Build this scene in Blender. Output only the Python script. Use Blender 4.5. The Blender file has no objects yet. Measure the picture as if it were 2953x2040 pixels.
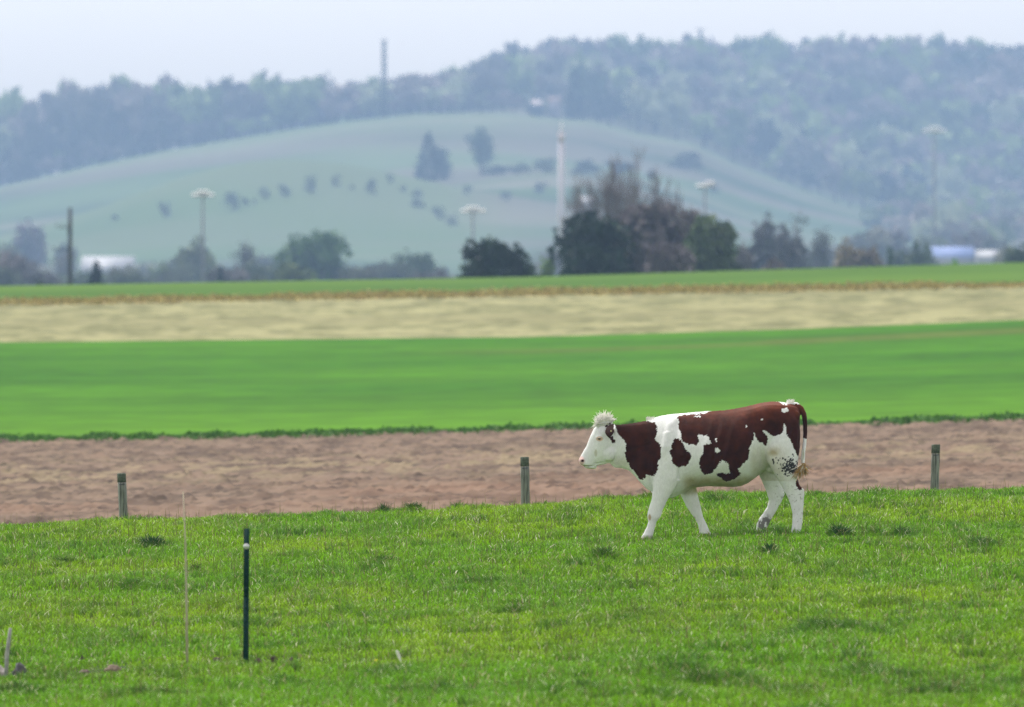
import bpy, math, random
import numpy as np
from mathutils import Vector, Matrix
from mathutils import noise as mnoise

R = math.radians
SC = bpy.context.scene
COL = SC.collection
F = 400.0 / 36.0 * 2953.0      # focal length in photo pixels
ZC = 2.56                      # camera height
YH = 820.0                     # photo row of the level line
CX = 1476.5

# ------------------------------------------------------------------ camera
cam_d = bpy.data.cameras.new("camera")
cam = bpy.data.objects.new("camera", cam_d)
COL.objects.link(cam)
cam.location = (0, 0, ZC)
cam.rotation_euler = (R(90) - (1020 - YH) / F, 0, 0)
cam_d.lens = 400
cam_d.sensor_width = 36
cam_d.clip_start = 1
cam_d.clip_end = 30000
cam_d.dof.use_dof = True
cam_d.dof.focus_distance = 116.3
cam_d.dof.aperture_fstop = 5.0
SC.camera = cam

# ------------------------------------------------------------------ light
HORIZON = 3.3
SUN_EL, SUN_AZ = 62.0, -28.0            # azimuth from +Y (away from camera) towards -X
world = bpy.data.worlds.new("World")
SC.world = world
world.use_nodes = True
wn = world.node_tree.nodes
wl = world.node_tree.links
wn.clear()
out = wn.new("ShaderNodeOutputWorld")
bg = wn.new("ShaderNodeBackground")
sky = wn.new("ShaderNodeTexSky")
sky.sky_type = 'NISHITA'
sky.sun_disc = False
sky.sun_elevation = R(SUN_EL)
sky.sun_rotation = R(SUN_AZ)
sky.dust_density = 4.0
sky.air_density = 1.0
hs = wn.new("ShaderNodeHueSaturation")    # a thin even overcast: the same sky, whiter
hs.inputs['Saturation'].default_value = 0.16
wl.new(sky.outputs[0], hs.inputs['Color'])
tcw = wn.new("ShaderNodeTexCoord"); sep = wn.new("ShaderNodeSeparateXYZ")
mrw = wn.new("ShaderNodeMapRange"); mrw.interpolation_type = 'SMOOTHSTEP'     # bright milky air low over the horizon
mrw.inputs[1].default_value = -0.05; mrw.inputs[2].default_value = 0.30; mrw.inputs[3].default_value = HORIZON; mrw.inputs[4].default_value = 1.0
vm = wn.new("ShaderNodeVectorMath"); vm.operation = 'SCALE'
wl.new(tcw.outputs['Generated'], sep.inputs[0]); wl.new(sep.outputs[2], mrw.inputs[0])
wl.new(hs.outputs[0], vm.inputs[0]); wl.new(mrw.outputs[0], vm.inputs['Scale'])
warm = wn.new('ShaderNodeVectorMath'); warm.operation = 'MULTIPLY'; warm.inputs[1].default_value = (1.055, .99, .915)
wl.new(vm.outputs[0], warm.inputs[0]); wl.new(warm.outputs[0], bg.inputs['Color'])
bg.inputs['Strength'].default_value = 0.135
wl.new(bg.outputs[0], out.inputs[0])

sun_d = bpy.data.lights.new("sun", 'SUN')
sun_d.energy = 1.5
sun_d.angle = R(12)
sun_d.color = (1.0, 0.96, 0.90)
sun = bpy.data.objects.new("sun", sun_d)
COL.objects.link(sun)
sv = Vector((math.sin(R(SUN_AZ)) * math.cos(R(SUN_EL)), math.cos(R(SUN_AZ)) * math.cos(R(SUN_EL)), math.sin(R(SUN_EL))))
sun.rotation_euler = sv.to_track_quat('Z', 'Y').to_euler()

SC.view_settings.view_transform = 'Standard'
SC.view_settings.look = 'None'
SC.view_settings.exposure = 0.82
SC.view_settings.gamma = 1.0
SC.cycles.use_denoising = True
SC.cycles.denoising_prefilter = 'NONE'
SC.cycles.denoising_input_passes = 'RGB_ALBEDO_NORMAL'
SC.cycles.sample_clamp_indirect = 2.0
SC.cycles.sample_clamp_direct = 6.0
SC.cycles.max_bounces = 6
SC.cycles.diffuse_bounces = 3
SC.cycles.volume_bounces = 1
SC.cycles.transmission_bounces = 4
SC.cycles.transparent_max_bounces = 8

# ------------------------------------------------------------------ noise helpers
def hash2(ix, iy, seed):
    n = (ix.astype(np.int64) * 374761393 + iy.astype(np.int64) * 668265263 + seed * 1274126177) & 0x7fffffff
    n = ((n ^ (n >> 13)) * 1103515245 + 12345) & 0x7fffffff
    n = (n ^ (n >> 16)) & 0x7fffffff
    return (n % 100003) / 100003.0

def vnoise(x, y, seed=0):
    x = np.asarray(x, float); y = np.asarray(y, float)
    ix = np.floor(x); iy = np.floor(y)
    fx = x - ix; fy = y - iy
    fx = fx * fx * (3 - 2 * fx); fy = fy * fy * (3 - 2 * fy)
    ix = ix.astype(np.int64); iy = iy.astype(np.int64)
    a = hash2(ix, iy, seed); b = hash2(ix + 1, iy, seed)
    c = hash2(ix, iy + 1, seed); d = hash2(ix + 1, iy + 1, seed)
    return (a * (1 - fx) + b * fx) * (1 - fy) + (c * (1 - fx) + d * fx) * fy

def fbm(x, y, seed=0, octaves=4, gain=0.5):
    s = 0; a = 1.0; t = 0
    for o in range(octaves):
        s = s + a * vnoise(x * 2 ** o + 17.3 * o, y * 2 ** o - 9.1 * o, seed + o)
        t += a; a *= gain
    return s / t        # 0..1

# ------------------------------------------------------------------ terrain
def C(pts):
    xs = np.array([p[0] for p in pts], float); ys = np.array([p[1] for p in pts], float)
    return lambda px: np.interp(px, xs, ys)

CREST = C([(-400, 1546), (0, 1531), (895, 1497), (1508, 1471), (1892, 1447), (2684, 1430), (2953, 1420), (3300, 1412)])
BG = C([(-400, 1282), (0, 1275), (767, 1265), (1534, 1244), (2430, 1229), (2953, 1214), (3300, 1206)])
GT = C([(-400, 992), (0, 988), (1534, 972), (2300, 950), (2953, 923), (3300, 910)])
TG = C([(-400, 888), (0, 882), (1534, 854), (2953, 830), (3300, 824)])
GD = C([(-400, 874), (0, 869), (1534, 839), (2953, 816), (3300, 811)])
RC = C([(-400, 830), (0, 825), (1534, 799), (2300, 776), (2953, 757), (3300, 747)])
HA = C([(-500, 580), (0, 540), (250, 482), (500, 432), (750, 392), (1000, 352), (1200, 328), (1450, 320), (1700, 343),
        (1850, 385), (2000, 415), (2150, 487), (2300, 545), (2450, 592), (2600, 622), (2953, 645), (3500, 650)])
HB = C([(-500, 600), (0, 560), (500, 470), (1100, 385), (1300, 352), (1400, 292), (1500, 250), (1620, 238), (2000, 242), (2500, 234), (2953, 252), (3500, 260)])
def yz(curve, D, dy=0.0):
    return lambda px: ZC - (curve(px) + dy - YH) * D / F
def flat(z): return lambda px: z + 0 * px
def mixz(a, b, t): return lambda px: a(px) * (1 - t) + b(px) * t
Z2000 = yz(C([(-500, 812), (2953, 790)]), 3000)
Z3000 = yz(HA, 4500)
KN = [
    (-80, flat(-1.1)), (0, flat(-.9)), (50, flat(-.78)),
    (80, yz(C([(-400, 2165), (0, 2145), (712, 2112), (2953, 2065), (3300, 2060)]), 80)),
    (92, yz(C([(-400, 1965), (0, 1945), (712, 1917), (1476, 1887), (2953, 1850), (3300, 1840)]), 92)),
    (116, yz(C([(-400, 1628), (0, 1612), (712, 1590), (1476, 1565), (1860, 1555), (2300, 1541), (2953, 1525), (3300, 1518)]), 116)),
    (125, yz(CREST, 125)), (130, yz(CREST, 130, 58)), (137, yz(CREST, 137, 50)), (152, yz(CREST, 152, -8)),
    (230, yz(BG, 230)), (360, yz(GT, 360)), (455, yz(TG, 455)), (465, yz(GD, 465)), (530, yz(RC, 530)),
    (580, yz(RC, 580, 35)), (750, flat(-.4)), (1100, flat(-2)), (2200, flat(-2.2)), (2700, flat(-.5)),
    (3000, Z2000), (3375, mixz(Z2000, Z3000, .20)), (3900, mixz(Z2000, Z3000, .56)), (4275, mixz(Z2000, Z3000, .93)),
    (4500, Z3000), (4725, mixz(Z3000, yz(HB, 5300), .25)), (5300, yz(HB, 5300)), (5600, yz(HB, 5500)), (5900, flat(60)),
]
KD = np.array([k[0] for k in KN], float)

def H(x, d, rough=True):
    x = np.asarray(x, float); d = np.asarray(d, float)
    x, d = np.broadcast_arrays(x, d)
    px = np.clip(CX + x * F / np.maximum(d, 60.0), -500, 3500)
    Zk = np.stack([k[1](px) + 0 * px for k in KN])           # K x ...
    i = np.clip(np.searchsorted(KD, d, side='right') - 1, 0, len(KD) - 2)
    def zk(j):
        j = np.clip(j, 0, len(KD) - 1)
        return np.take_along_axis(Zk, j[None], 0)[0]
    def dk(j): return KD[np.clip(j, 0, len(KD) - 1)]
    z0, z1 = zk(i), zk(i + 1); d0, d1 = dk(i), dk(i + 1)
    s = (z1 - z0) / (d1 - d0)
    sm = (z0 - zk(i - 1)) / np.maximum(d0 - dk(i - 1), 1e-6); sm = np.where(i == 0, s, sm)
    sp = (zk(i + 2) - z1) / np.maximum(dk(i + 2) - d1, 1e-6); sp = np.where(i >= len(KD) - 2, s, sp)
    def tang(a, b):
        return np.where(a * b > 0, 2 * a * b / (a + b + 1e-12 * np.sign(a + b)), 0.0)
    m0 = tang(sm, s); m1 = tang(s, sp)
    h = d1 - d0; t = np.clip((d - d0) / h, 0, 1)
    z = (2 * t**3 - 3 * t**2 + 1) * z0 + (t**3 - 2 * t**2 + t) * h * m0 + (-2 * t**3 + 3 * t**2) * z1 + (t**3 - t**2) * h * m1
    # a low spur in front of the hill and gentle folds
    pxx = CX + x * F / np.maximum(d, 60.0)
    z = z + 20.0 * np.exp(-((pxx - 750 - (d - 3500) * .6) / 560.0)**2 - ((d - 3520) / 130.0)**2)
    z = z + 7.0 * np.exp(-((pxx - 1700) / 300.0)**2 - ((d - 3750) / 120.0)**2)
    if rough:
        w = np.clip((d - 2900) / 200, 0, 1)
        z = z + w * 3.3 * (fbm(x / 90, d / 135, 5, 3) - .5)
        wp = np.clip((d - 40) / 20, 0, 1) * np.clip((136.5 - d) / 3, 0, 1)
        z = z + wp * (0.09 * (fbm(x / 2.2, d / 3.5, 11, 3) - .5) + 0.03 * (fbm(x / .35, d / .5, 21, 2) - .5))
    return z

def at(px, py, d):
    return Vector(((px - CX) / F * d, d, ZC - (py - YH) / F * d))
def ground(px, d):
    x = (px - CX) / F * d
    return Vector((x, d, float(H(np.array([x]), np.array([d]))[0])))
_dd = np.linspace(78, 126, 961)
def hit(px, py):
    x = (px - CX) / F * _dd
    yy = YH + (ZC - H(x, _dd)) / _dd * F
    j = int(np.argmax(yy < py)) if (yy < py).any() else len(_dd) - 1
    return float(x[j]), float(_dd[j])

# ------------------------------------------------------------------ mesh helpers
def np_mesh(name, V, quads=None, tris=None, mat=None, colors=None, smooth=False, mats=None):
    me = bpy.data.meshes.new(name)
    V = np.asarray(V, np.float32)
    me.vertices.add(len(V)); me.vertices.foreach_set('co', V.ravel())
    loops = []; starts = []; n = 0
    if quads is not None and len(quads):
        q = np.asarray(quads, np.int32); loops.append(q.ravel()); starts.append(np.arange(len(q)) * 4); n = len(q) * 4
    if tris is not None and len(tris):
        t = np.asarray(tris, np.int32); loops.append(t.ravel()); starts.append(n + np.arange(len(t)) * 3)
    loops = np.concatenate(loops).astype(np.int32); starts = np.concatenate(starts).astype(np.int32)
    me.loops.add(len(loops)); me.loops.foreach_set('vertex_index', loops)
    me.polygons.add(len(starts)); me.polygons.foreach_set('loop_start', starts)
    if smooth: me.polygons.foreach_set('use_smooth', np.ones(len(starts), bool))
    me.update(calc_edges=True); me.validate()
    if colors is not None:
        ca = me.color_attributes.new('tint', 'FLOAT_COLOR', 'POINT')
        c = np.ones((len(V), 4), np.float32); c[:, :3] = colors
        ca.data.foreach_set('color', c.ravel())
    if mat: me.materials.append(mat)
    return me

def link(name, me, parent=None, loc=None):
    o = bpy.data.objects.new(name, me)
    COL.objects.link(o)
    if parent: o.parent = parent
    if loc is not None: o.location = loc
    return o

def tag(o, label=None, cat=None, group=None, kind=None):
    if label: o['label'] = label
    if cat: o['category'] = cat
    if group: o['group'] = group
    if kind: o['kind'] = kind
    return o

def empty(name, loc, label, cat, group=None):
    o = bpy.data.objects.new(name, None)
    COL.objects.link(o); o.location = loc; o.empty_display_size = .2
    return tag(o, label, cat, group)

class MB:
    """collects simple solids into one mesh"""
    def __init__(s): s.v = []; s.q = []; s.t = []; s.n = 0
    def add(s, V, q=(), t=()):
        V = np.asarray(V, float)
        if len(q): s.q.append(np.asarray(q) + s.n)
        if len(t): s.t.append(np.asarray(t) + s.n)
        s.v.append(V); s.n += len(V); return s
    def box(s, c, h, rot=None):
        c = np.array(c, float)
        V = np.array([(x, y, z) for x in (-1, 1) for y in (-1, 1) for z in (-1, 1)], float) * np.array(h)
        if rot is not None: V = V @ np.array(rot.to_3x3()).T
        return s.add(V + c, [(0, 1, 3, 2), (4, 6, 7, 5), (0, 4, 5, 1), (2, 3, 7, 6), (0, 2, 6, 4), (1, 5, 7, 3)])
    def loft(s, rings, cap=True):
        rings = [np.asarray(r, float) for r in rings]
        n = len(rings[0]); V = np.concatenate(rings); q = []
        for k in range(len(rings) - 1):
            for i in range(n):
                j = (i + 1) % n
                q.append((k * n + i, k * n + j, (k + 1) * n + j, (k + 1) * n + i))
        t = []
        if cap:
            V = np.vstack([V, rings[0].mean(0), rings[-1].mean(0)])
            a = len(V) - 2; b = len(V) - 1; o = (len(rings) - 1) * n
            for i in range(n):
                j = (i + 1) % n
                t.append((a, j, i)); t.append((b, o + i, o + j))
        return s.add(V, q, t)
    def tube(s, pts, rad, n=8, cap=True):
        pts = [Vector(p) for p in pts]
        rings = []
        for i, p in enumerate(pts):
            a = pts[max(i - 1, 0)]; b = pts[min(i + 1, len(pts) - 1)]
            t = (b - a).normalized() if (b - a).length > 1e-9 else Vector((0, 0, 1))
            u = t.cross(Vector((0, 1, 0.01)));
            if u.length < 1e-3: u = t.cross(Vector((1, 0, 0)))
            u.normalize(); w = t.cross(u)
            r = rad[i] if hasattr(rad, '__len__') else rad
            rings.append([tuple(p + (u * math.cos(2 * math.pi * k / n) + w * math.sin(2 * math.pi * k / n)) * r) for k in range(n)])
        return s.loft(rings, cap)
    def ellip(s, c, r, n=12, m=8):
        c = np.array(c, float); rings = []
        for k in range(1, m):
            a = math.pi * k / m
            rings.append(np.array([(math.sin(a) * math.cos(2 * math.pi * i / n) * r[0], math.sin(a) * math.sin(2 * math.pi * i / n) * r[1], math.cos(a) * r[2]) for i in range(n)]) + c)
        n_ = n; V = np.concatenate(rings + [np.array([c + (0, 0, r[2])]), np.array([c - (0, 0, r[2])])])
        q = []; t = []
        for k in range(len(rings) - 1):
            for i in range(n):
                j = (i + 1) % n; q.append((k * n + i, (k + 1) * n + i, (k + 1) * n + j, k * n + j))
        a = len(V) - 2; b = len(V) - 1; o = (len(rings) - 1) * n
        for i in range(n):
            j = (i + 1) % n; t.append((a, i, j)); t.append((b, o + j, o + i))
        return s.add(V, q, t)
    def mesh(s, name, mat, base=(0, 0, 0), smooth=False, colors=None):
        V = np.concatenate(s.v) - np.array(base, float)
        q = np.concatenate(s.q) if s.q else None
        t = np.concatenate(s.t) if s.t else None
        if colors is not None: colors = np.tile(np.array(colors, np.float32), (len(V), 1)) if np.ndim(colors) == 1 else colors
        return np_mesh(name, V, q, t, mat, colors, smooth)

# ------------------------------------------------------------------ materials
def new_mat(name):
    m = bpy.data.materials.new(name); m.use_nodes = True
    nt = m.node_tree; b = nt.nodes['Principled BSDF']
    return m, nt, b
def simple(name, col, rough=.6, metal=0.0, var=.25, scale=8.0, bump=0.0, spec=.5):
    m, nt, b = new_mat(name)
    tc = nt.nodes.new('ShaderNodeTexCoord'); n = nt.nodes.new('ShaderNodeTexNoise')
    n.inputs['Scale'].default_value = scale; n.inputs['Detail'].default_value = 5
    r = nt.nodes.new('ShaderNodeValToRGB')
    r.color_ramp.elements[0].position = .3; r.color_ramp.elements[1].position = .7
    c = np.array(col)
    r.color_ramp.elements[0].color = (*np.clip(c * (1 - var), 0, 1), 1); r.color_ramp.elements[1].color = (*np.clip(c * (1 + var), 0, 1), 1)
    nt.links.new(tc.outputs['Object'], n.inputs['Vector']); nt.links.new(n.outputs['Fac'], r.inputs[0]); nt.links.new(r.outputs[0], b.inputs['Base Color'])
    b.inputs['Roughness'].default_value = rough; b.inputs['Metallic'].default_value = metal; b.inputs['Specular IOR Level'].default_value = spec
    if bump:
        bp = nt.nodes.new('ShaderNodeBump'); bp.inputs['Distance'].default_value = bump
        nt.links.new(n.outputs['Fac'], bp.inputs['Height']); nt.links.new(bp.outputs[0], b.inputs['Normal'])
    return m
def tinted(name, rough=.7, spec=.3, transl=0.0, nscale=0, nvar=.3):
    m, nt, b = new_mat(name)
    a = nt.nodes.new('ShaderNodeAttribute'); a.attribute_name = 'tint'
    src = a.outputs['Color']
    if nscale:
        tc = nt.nodes.new('ShaderNodeTexCoord'); n = nt.nodes.new('ShaderNodeTexNoise'); n.inputs['Scale'].default_value = nscale; n.inputs['Detail'].default_value = 4
        mr = nt.nodes.new('ShaderNodeMapRange'); mr.inputs[1].default_value = .3; mr.inputs[2].default_value = .7; mr.inputs[3].default_value = 1 - nvar; mr.inputs[4].default_value = 1 + nvar
        mx = nt.nodes.new('ShaderNodeMix'); mx.data_type = 'RGBA'; mx.blend_type = 'MULTIPLY'; mx.inputs[0].default_value = 1
        nt.links.new(tc.outputs['Object'], n.inputs['Vector']); nt.links.new(n.outputs['Fac'], mr.inputs[0]); nt.links.new(src, mx.inputs[6]); nt.links.new(mr.outputs[0], mx.inputs[7])
        src = mx.outputs[2]
    nt.links.new(src, b.inputs['Base Color'])
    b.inputs['Roughness'].default_value = rough; b.inputs['Specular IOR Level'].default_value = spec
    if transl:
        t = nt.nodes.new('ShaderNodeBsdfTranslucent'); ms = nt.nodes.new('ShaderNodeMixShader'); ms.inputs[0].default_value = transl
        nt.links.new(src, t.inputs['Color']); nt.links.new(b.outputs[0], ms.inputs[1]); nt.links.new(t.outputs[0], ms.inputs[2])
        nt.links.new(ms.outputs[0], nt.nodes['Material Output'].inputs[0])
    return m

M_TERR = tinted('ground_cover', rough=.95, spec=.05)
M_GRASS = tinted('grass_blade', rough=.42, spec=.22, transl=.3)
M_LEAF = tinted('foliage', rough=.7, spec=.2, transl=.15)
M_BARK = simple('bark', (.10, .085, .07), .9, var=.35, scale=3)
M_TWIG = simple('bare_twig', (.19, .165, .18), .9, var=.3, scale=2)
M_HAIR = tinted('hair_strand', rough=.7, spec=.2)

# ------------------------------------------------------------------ ground sheets
def fan_patch(name, d_edges, pxs, colf, mat=M_TERR, zoff=0.0, rough_fn=None):
    D = np.asarray(d_edges, float); P = np.asarray(pxs, float)
    dd, pp = np.meshgrid(D, P, indexing='ij')
    x = (pp - CX) / F * dd
    z = H(x, dd) + zoff
    if rough_fn is not None: z = z + rough_fn(x, dd, pp)
    V = np.stack([x, dd, z], -1).reshape(-1, 3)
    n, m = dd.shape
    idx = np.arange(n * m).reshape(n, m)
    q = np.stack([idx[:-1, :-1], idx[:-1, 1:], idx[1:, 1:], idx[1:, :-1]], -1).reshape(-1, 4)
    me = np_mesh(name, V, q, None, mat, colf(x, dd, pp).reshape(-1, 3), smooth=True)
    return tag(link(name, me), kind='structure')

def lerp(a, b, t): return np.asarray(a) * (1 - t[..., None]) + np.asarray(b) * t[..., None]
def ss(a, b, v):
    t = np.clip((v - a) / (b - a), 0, 1); return t * t * (3 - 2 * t)
side = np.concatenate([-CX - np.geomspace(35000, 900, 14), [], ]) + CX
def PX(step, lo=-500, hi=3450):
    left = -np.geomspace(abs(lo) + step * 2, 32000, 16)[::-1]
    right = np.geomspace(hi + step * 2, 35000, 16)
    return np.concatenate([left, np.arange(lo, hi + 1, step), right])

def pasture_col(x, d, px=None):
    t = fbm(x / 1.6, d / 3.0, 31, 3)
    c = lerp((.045, .085, .018), (.085, .135, .025), ss(.3, .7, t))
    return c
# pasture: rectangular sheet with a fine middle
gx = np.concatenate([-np.geomspace(9.1, 140, 14)[::-1], np.arange(-9, 9.01, .16), np.geomspace(9.1, 140, 14)])
gd = np.concatenate([np.linspace(-60, 70, 14), np.arange(74, 137.01, .18), [137.0]])
dd, xx = np.meshgrid(gd, gx, indexing='ij')
zz = H(xx, dd)
idx = np.arange(dd.size).reshape(dd.shape)
q = np.stack([idx[:-1, :-1], idx[:-1, 1:], idx[1:, 1:], idx[1:, :-1]], -1).reshape(-1, 4)
tag(link('pasture', np_mesh('pasture', np.stack([xx, dd, zz], -1).reshape(-1, 3), q, None, M_TERR, pasture_col(xx, dd).reshape(-1, 3), True)), kind='structure')

def brown_col(x, d, px):
    # disc-harrowed soil with lighter crop residue in a band half way back
    t = fbm(x / .5, d / 1.6, 41, 4); u = fbm(x / .16, d / .6, 47, 2); v = fbm(x / 7, d / 9, 43, 3)
    c = lerp((.098, .071, .054), (.190, .138, .103), ss(.25, .75, t))
    red = ss(.45, .75, v) * np.exp(-((d - 168) / 16)**2)
    c = lerp(c, c * 0 + np.array((.25, .135, .088)), red * .28)
    st = ss(.48, .68, fbm(x / .6, d / 1.6, 45, 3)) * (np.exp(-((d - 192) / 13)**2) + .25 * np.exp(-((d - 222) / 6)**2))
    c = lerp(c, c * 0 + np.array((.26, .215, .13)), np.clip(st, 0, 1) * .6)
    dk = ss(.60, .74, u)
    return c * (1 - .45 * dk[..., None])
def clod(x, d, px):
    w = np.clip((np.abs(px - CX) < 2200) * 1.0, 0, 1) * np.clip((d - 137) / 4, 0, 1)
    return w * (.024 * (fbm(x / .5, d / 1.0, 51, 2) - .5) + .075 * (vnoise(x / .15, d / .35, 57)**4) + .03 * vnoise(x / .09, d / .28, 58))
fan_patch('ploughed_field', np.concatenate([[137, 140, 144], np.arange(147, 230.1, .28), [230.2]]), PX(6), brown_col, rough_fn=clod)

def green_col(x, d, px):
    t = fbm(x / 14, d / 11, 61, 4); s = fbm(x / 60, d / 5, 63, 3); r = fbm(x / .8, d / 2.5, 67, 3)
    c = lerp((.026, .114, .000), (.046, .160, .001), ss(.25, .75, t))
    near = ss(300, 232, d)
    c = lerp(c, c * 0 + np.array((.075, .205, .001)), near * .75)
    # worn wheel track that crosses the right-hand part of the crop
    line = 336 + (px - 1500) * .003
    w = np.exp(-((d - line) / 5.0)**2) * ss(1000, 1900, px) * ss(.25, .5, fbm(x / 5, d / 3, 65, 2))
    c = lerp(c, c * 0 + np.array((.085, .10, .02)), np.clip(w, 0, 1) * .75)
    c = c * (1 + .35 * (s[..., None] - .5)) * (1 + .42 * (r[..., None] - .5)) * (1 - .22 * np.exp(-(((d + x * .03) % 17 - 8) / .7)**2)[..., None]) * (1 + .10 * (fbm(x / 25, d / 1.6, 69, 2)[..., None] - .5))
    edge = ss(240, 231, d)
    c = lerp(c, c * 0 + np.array((.06, .125, .025)), edge * .8)
    return c
fan_patch('crop_field', np.concatenate([[230.2], np.arange(231, 360, .6), [360]]), PX(8), green_col)

def tan_col(x, d, px):
    t = fbm(x / 1.1, d / 3, 71, 4); s = fbm(x / 30, d / 5, 73, 3); u = fbm(x / .7, d / 3, 75, 2)
    c = lerp((.150, .155, .072), (.275, .270, .140), ss(.32, .68, t))
    band = np.exp(-((d - 403) / 9)**2) * ss(.35, .65, s)
    c = lerp(c, c * 0 + np.array((.20, .195, .10)), np.clip(band, 0, 1) * .7)
    return c * (.85 + .3 * u[..., None])
def stub(x, d, px): return .16 * (fbm(x / .5, d / 1.5, 77, 2) - .5) * ss(360, 362, d) * (np.abs(px - CX) < 2200)
fan_patch('stubble_field', np.concatenate([np.arange(360, 455, .6), [455]]), PX(10), tan_col, rough_fn=stub)

def far_col(x, d, px):
    t = fbm(x / 20, d / 12, 81, 4)
    c = lerp((.05, .12, .008), (.075, .155, .012), ss(.3, .7, t))
    g = ss(467, 463, d)
    return lerp(c, c * 0 + np.array((.27, .19, .07)), g)
fan_patch('far_field', np.concatenate([[455, 458, 461, 463, 465, 467], np.arange(470, 620, 3), [620]]), PX(24), far_col)

def hill_col(x, d, px):
    t = fbm(x / 65, d / 220, 91, 4); s = fbm(x / 190 + 3, d / 90, 93, 3)
    c = lerp((.036, .072, .030), (.085, .130, .056), ss(.3, .7, t))
    c = lerp(c, c * 0 + np.array((.17, .15, .13)), ss(.50, .66, s) * .7)
    st = .5 + .5 * np.sin(d / 42 + 3 * t + x / 100)
    c = c * (.86 + .28 * st[..., None])
    # pale mown band below the crest and a darker strip under it
    fr = (d - 3000) / 1500.0
    b1 = ss(.80, .84, fr + .05 * (t - .5)) * ss(.97, .93, fr); c = lerp(c, c * 0 + np.array((.13, .175, .085)), b1 * .6)
    b3 = ss(3560, 3540, d) * ss(3150, 3250, d) * ss(1500, 1250, px); c = lerp(c, c * 0 + np.array((.10, .155, .065)), b3 * .7)  # spur front painted lighter, standing in for weak slope shading
    b2 = ss(.60, .64, fr + (px - 1100) * .00012) * ss(.74, .70, fr + (px - 1100) * .00012) * ss(700, 1100, px); c = lerp(c, c * 0 + np.array((.14, .185, .10)), b2 * .5)
    wood = ss(4530, 4620, d)
    c = lerp(c, c * 0 + np.array((.07, .075, .035)), wood)
    valley = ss(2980, 2850, d)
    c = lerp(c, c * 0 + np.array((.08, .13, .04)), valley)
    return c
fan_patch('hills', np.concatenate([[620, 660], np.arange(700, 2800, 100), np.arange(2800, 4800, 21), np.arange(4800, 5601, 80), [5750, 5900]]), PX(18), hill_col)

# ------------------------------------------------------------------ pasture grass
rng = np.random.default_rng(7)
# darker, taller clumps where the photograph shows them (px, py, radius m, strength)
CL = [(440, 1590, .30, 1), (1190, 1484, .18, .9), (1110, 1486, .18, .9), (1320, 1466, .2, .6), (2420, 1558, .17, 1), (2600, 1556, .2, .8), (2520, 1556, .2, .6),
      (2225, 1608, .13, 1), (560, 1658, .13, 1), (380, 1708, .18, .8), (2570, 1750, .3, .7), (2860, 1590, .4, .5), (980, 1706, .2, .7), (1380, 1700, .3, .6),
      (1860, 1790, .35, .7), (300, 1880, .3, .5), (2150, 1790, .2, .4), (1740, 1622, .2, .6), (2440, 1650, .15, .4), (2700, 1700, .2, .5), (1920, 1955, .4, .8),
      (1250, 2010, .5, .8), (150, 1965, .4, .8), (2500, 1960, .5, .7), (2900, 1990, .4, .8), (900, 1990, .4, .5), (700, 1430, .1, .0), (2300, 1440, .3, .5), (1750, 1442, .25, .6),
      (1880, 1446, .3, .5), (820, 1620, .2, .5), (1100, 1630, .25, .5), (2050, 1460, .3, .5), (2260, 1448, .3, .7)]
CL += [(60, 2010, .4, .9), (420, 2020, .4, .9), (1640, 2010, .4, 1), (2050, 1985, .35, 1), (2300, 2015, .4, .9), (2700, 2015, .4, 1), (1120, 1960, .3, .7), (1820, 1700, .25, .7), (2380, 1830, .3, .7), (640, 1760, .25, .6), (1500, 1780, .3, .6), (180, 1640, .3, .6), (2800, 1700, .3, .6)]
CLW = [(*hit(a, b), r * (.66 if b < 1690 else .95), min(1, s * 1.05) * (1 if b < 1690 else .62)) for a, b, r, s in CL if s > 0]
N = 1120000
d = 79.5 + 52 * rng.random(N) ** .95
hw = .045 * d + 2.2
x = (rng.random(N) * 2 - 1) * hw
ex_ = np.arange(N) >= 760000                     # a wider margin on both sides of the view
x[ex_] = (np.where(rng.random(ex_.sum()) < .5, -1, 1) * (hw[ex_] + 5.5 * rng.random(ex_.sum())))
k_ = 0
for (cx, cd, r, s) in CLW:
    m_ = int(9000 * r * s)
    x[k_:k_ + m_] = cx + rng.normal(size=m_) * r * .55; d[k_:k_ + m_] = cd + rng.normal(size=m_) * r * .8; k_ += m_
patch = fbm(x / .45, d / .9, 101, 3)
patch2 = fbm(x / 2.0, d / 4.0, 103, 3)
hgt = .030 + .050 * ss(.35, .8, patch) + .045 * rng.random(N)
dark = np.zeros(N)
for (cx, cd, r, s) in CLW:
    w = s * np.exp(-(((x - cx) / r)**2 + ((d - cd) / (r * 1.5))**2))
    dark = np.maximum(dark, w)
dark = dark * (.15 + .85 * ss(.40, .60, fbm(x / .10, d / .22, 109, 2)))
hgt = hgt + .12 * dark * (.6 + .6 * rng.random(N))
# small random clumps everywhere
cl2 = ss(.66, .80, fbm(x / .30 + 50, d / .55, 107, 2)); hgt += .035 * cl2
stalk = rng.random(N) < .012
hgt = np.where(stalk, .11 + .12 * rng.random(N), hgt)
hgt = np.where(d > 121, hgt * 1.05, hgt)
for (a, b, r) in ((742, 1912, .14), (790, 1910, .12), (626, 1908, .12), (236, 1906, .12), (244, 1944, .2), (325, 1934, .25), (840, 1908, .10), (58, 1944, .2), (0, 1950, .2), (1152, 1916, .07), (1086, 1916, .07)):
    cx, cd = hit(a, b); hgt *= 1 - .8 * np.exp(-(((x - cx) / r)**2 + ((d - cd) / (r * 5))**2))
z = H(x, d) - .006
ang = rng.random(N) * math.tau
lean = hgt * (.25 + .75 * rng.random(N)) * np.where(stalk, .2, 1)
la = rng.random(N) * math.tau
wid = np.where(stalk, .0025, .0035 + .0035 * rng.random(N))
wx, wy = np.cos(ang) * wid, np.sin(ang) * wid
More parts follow.
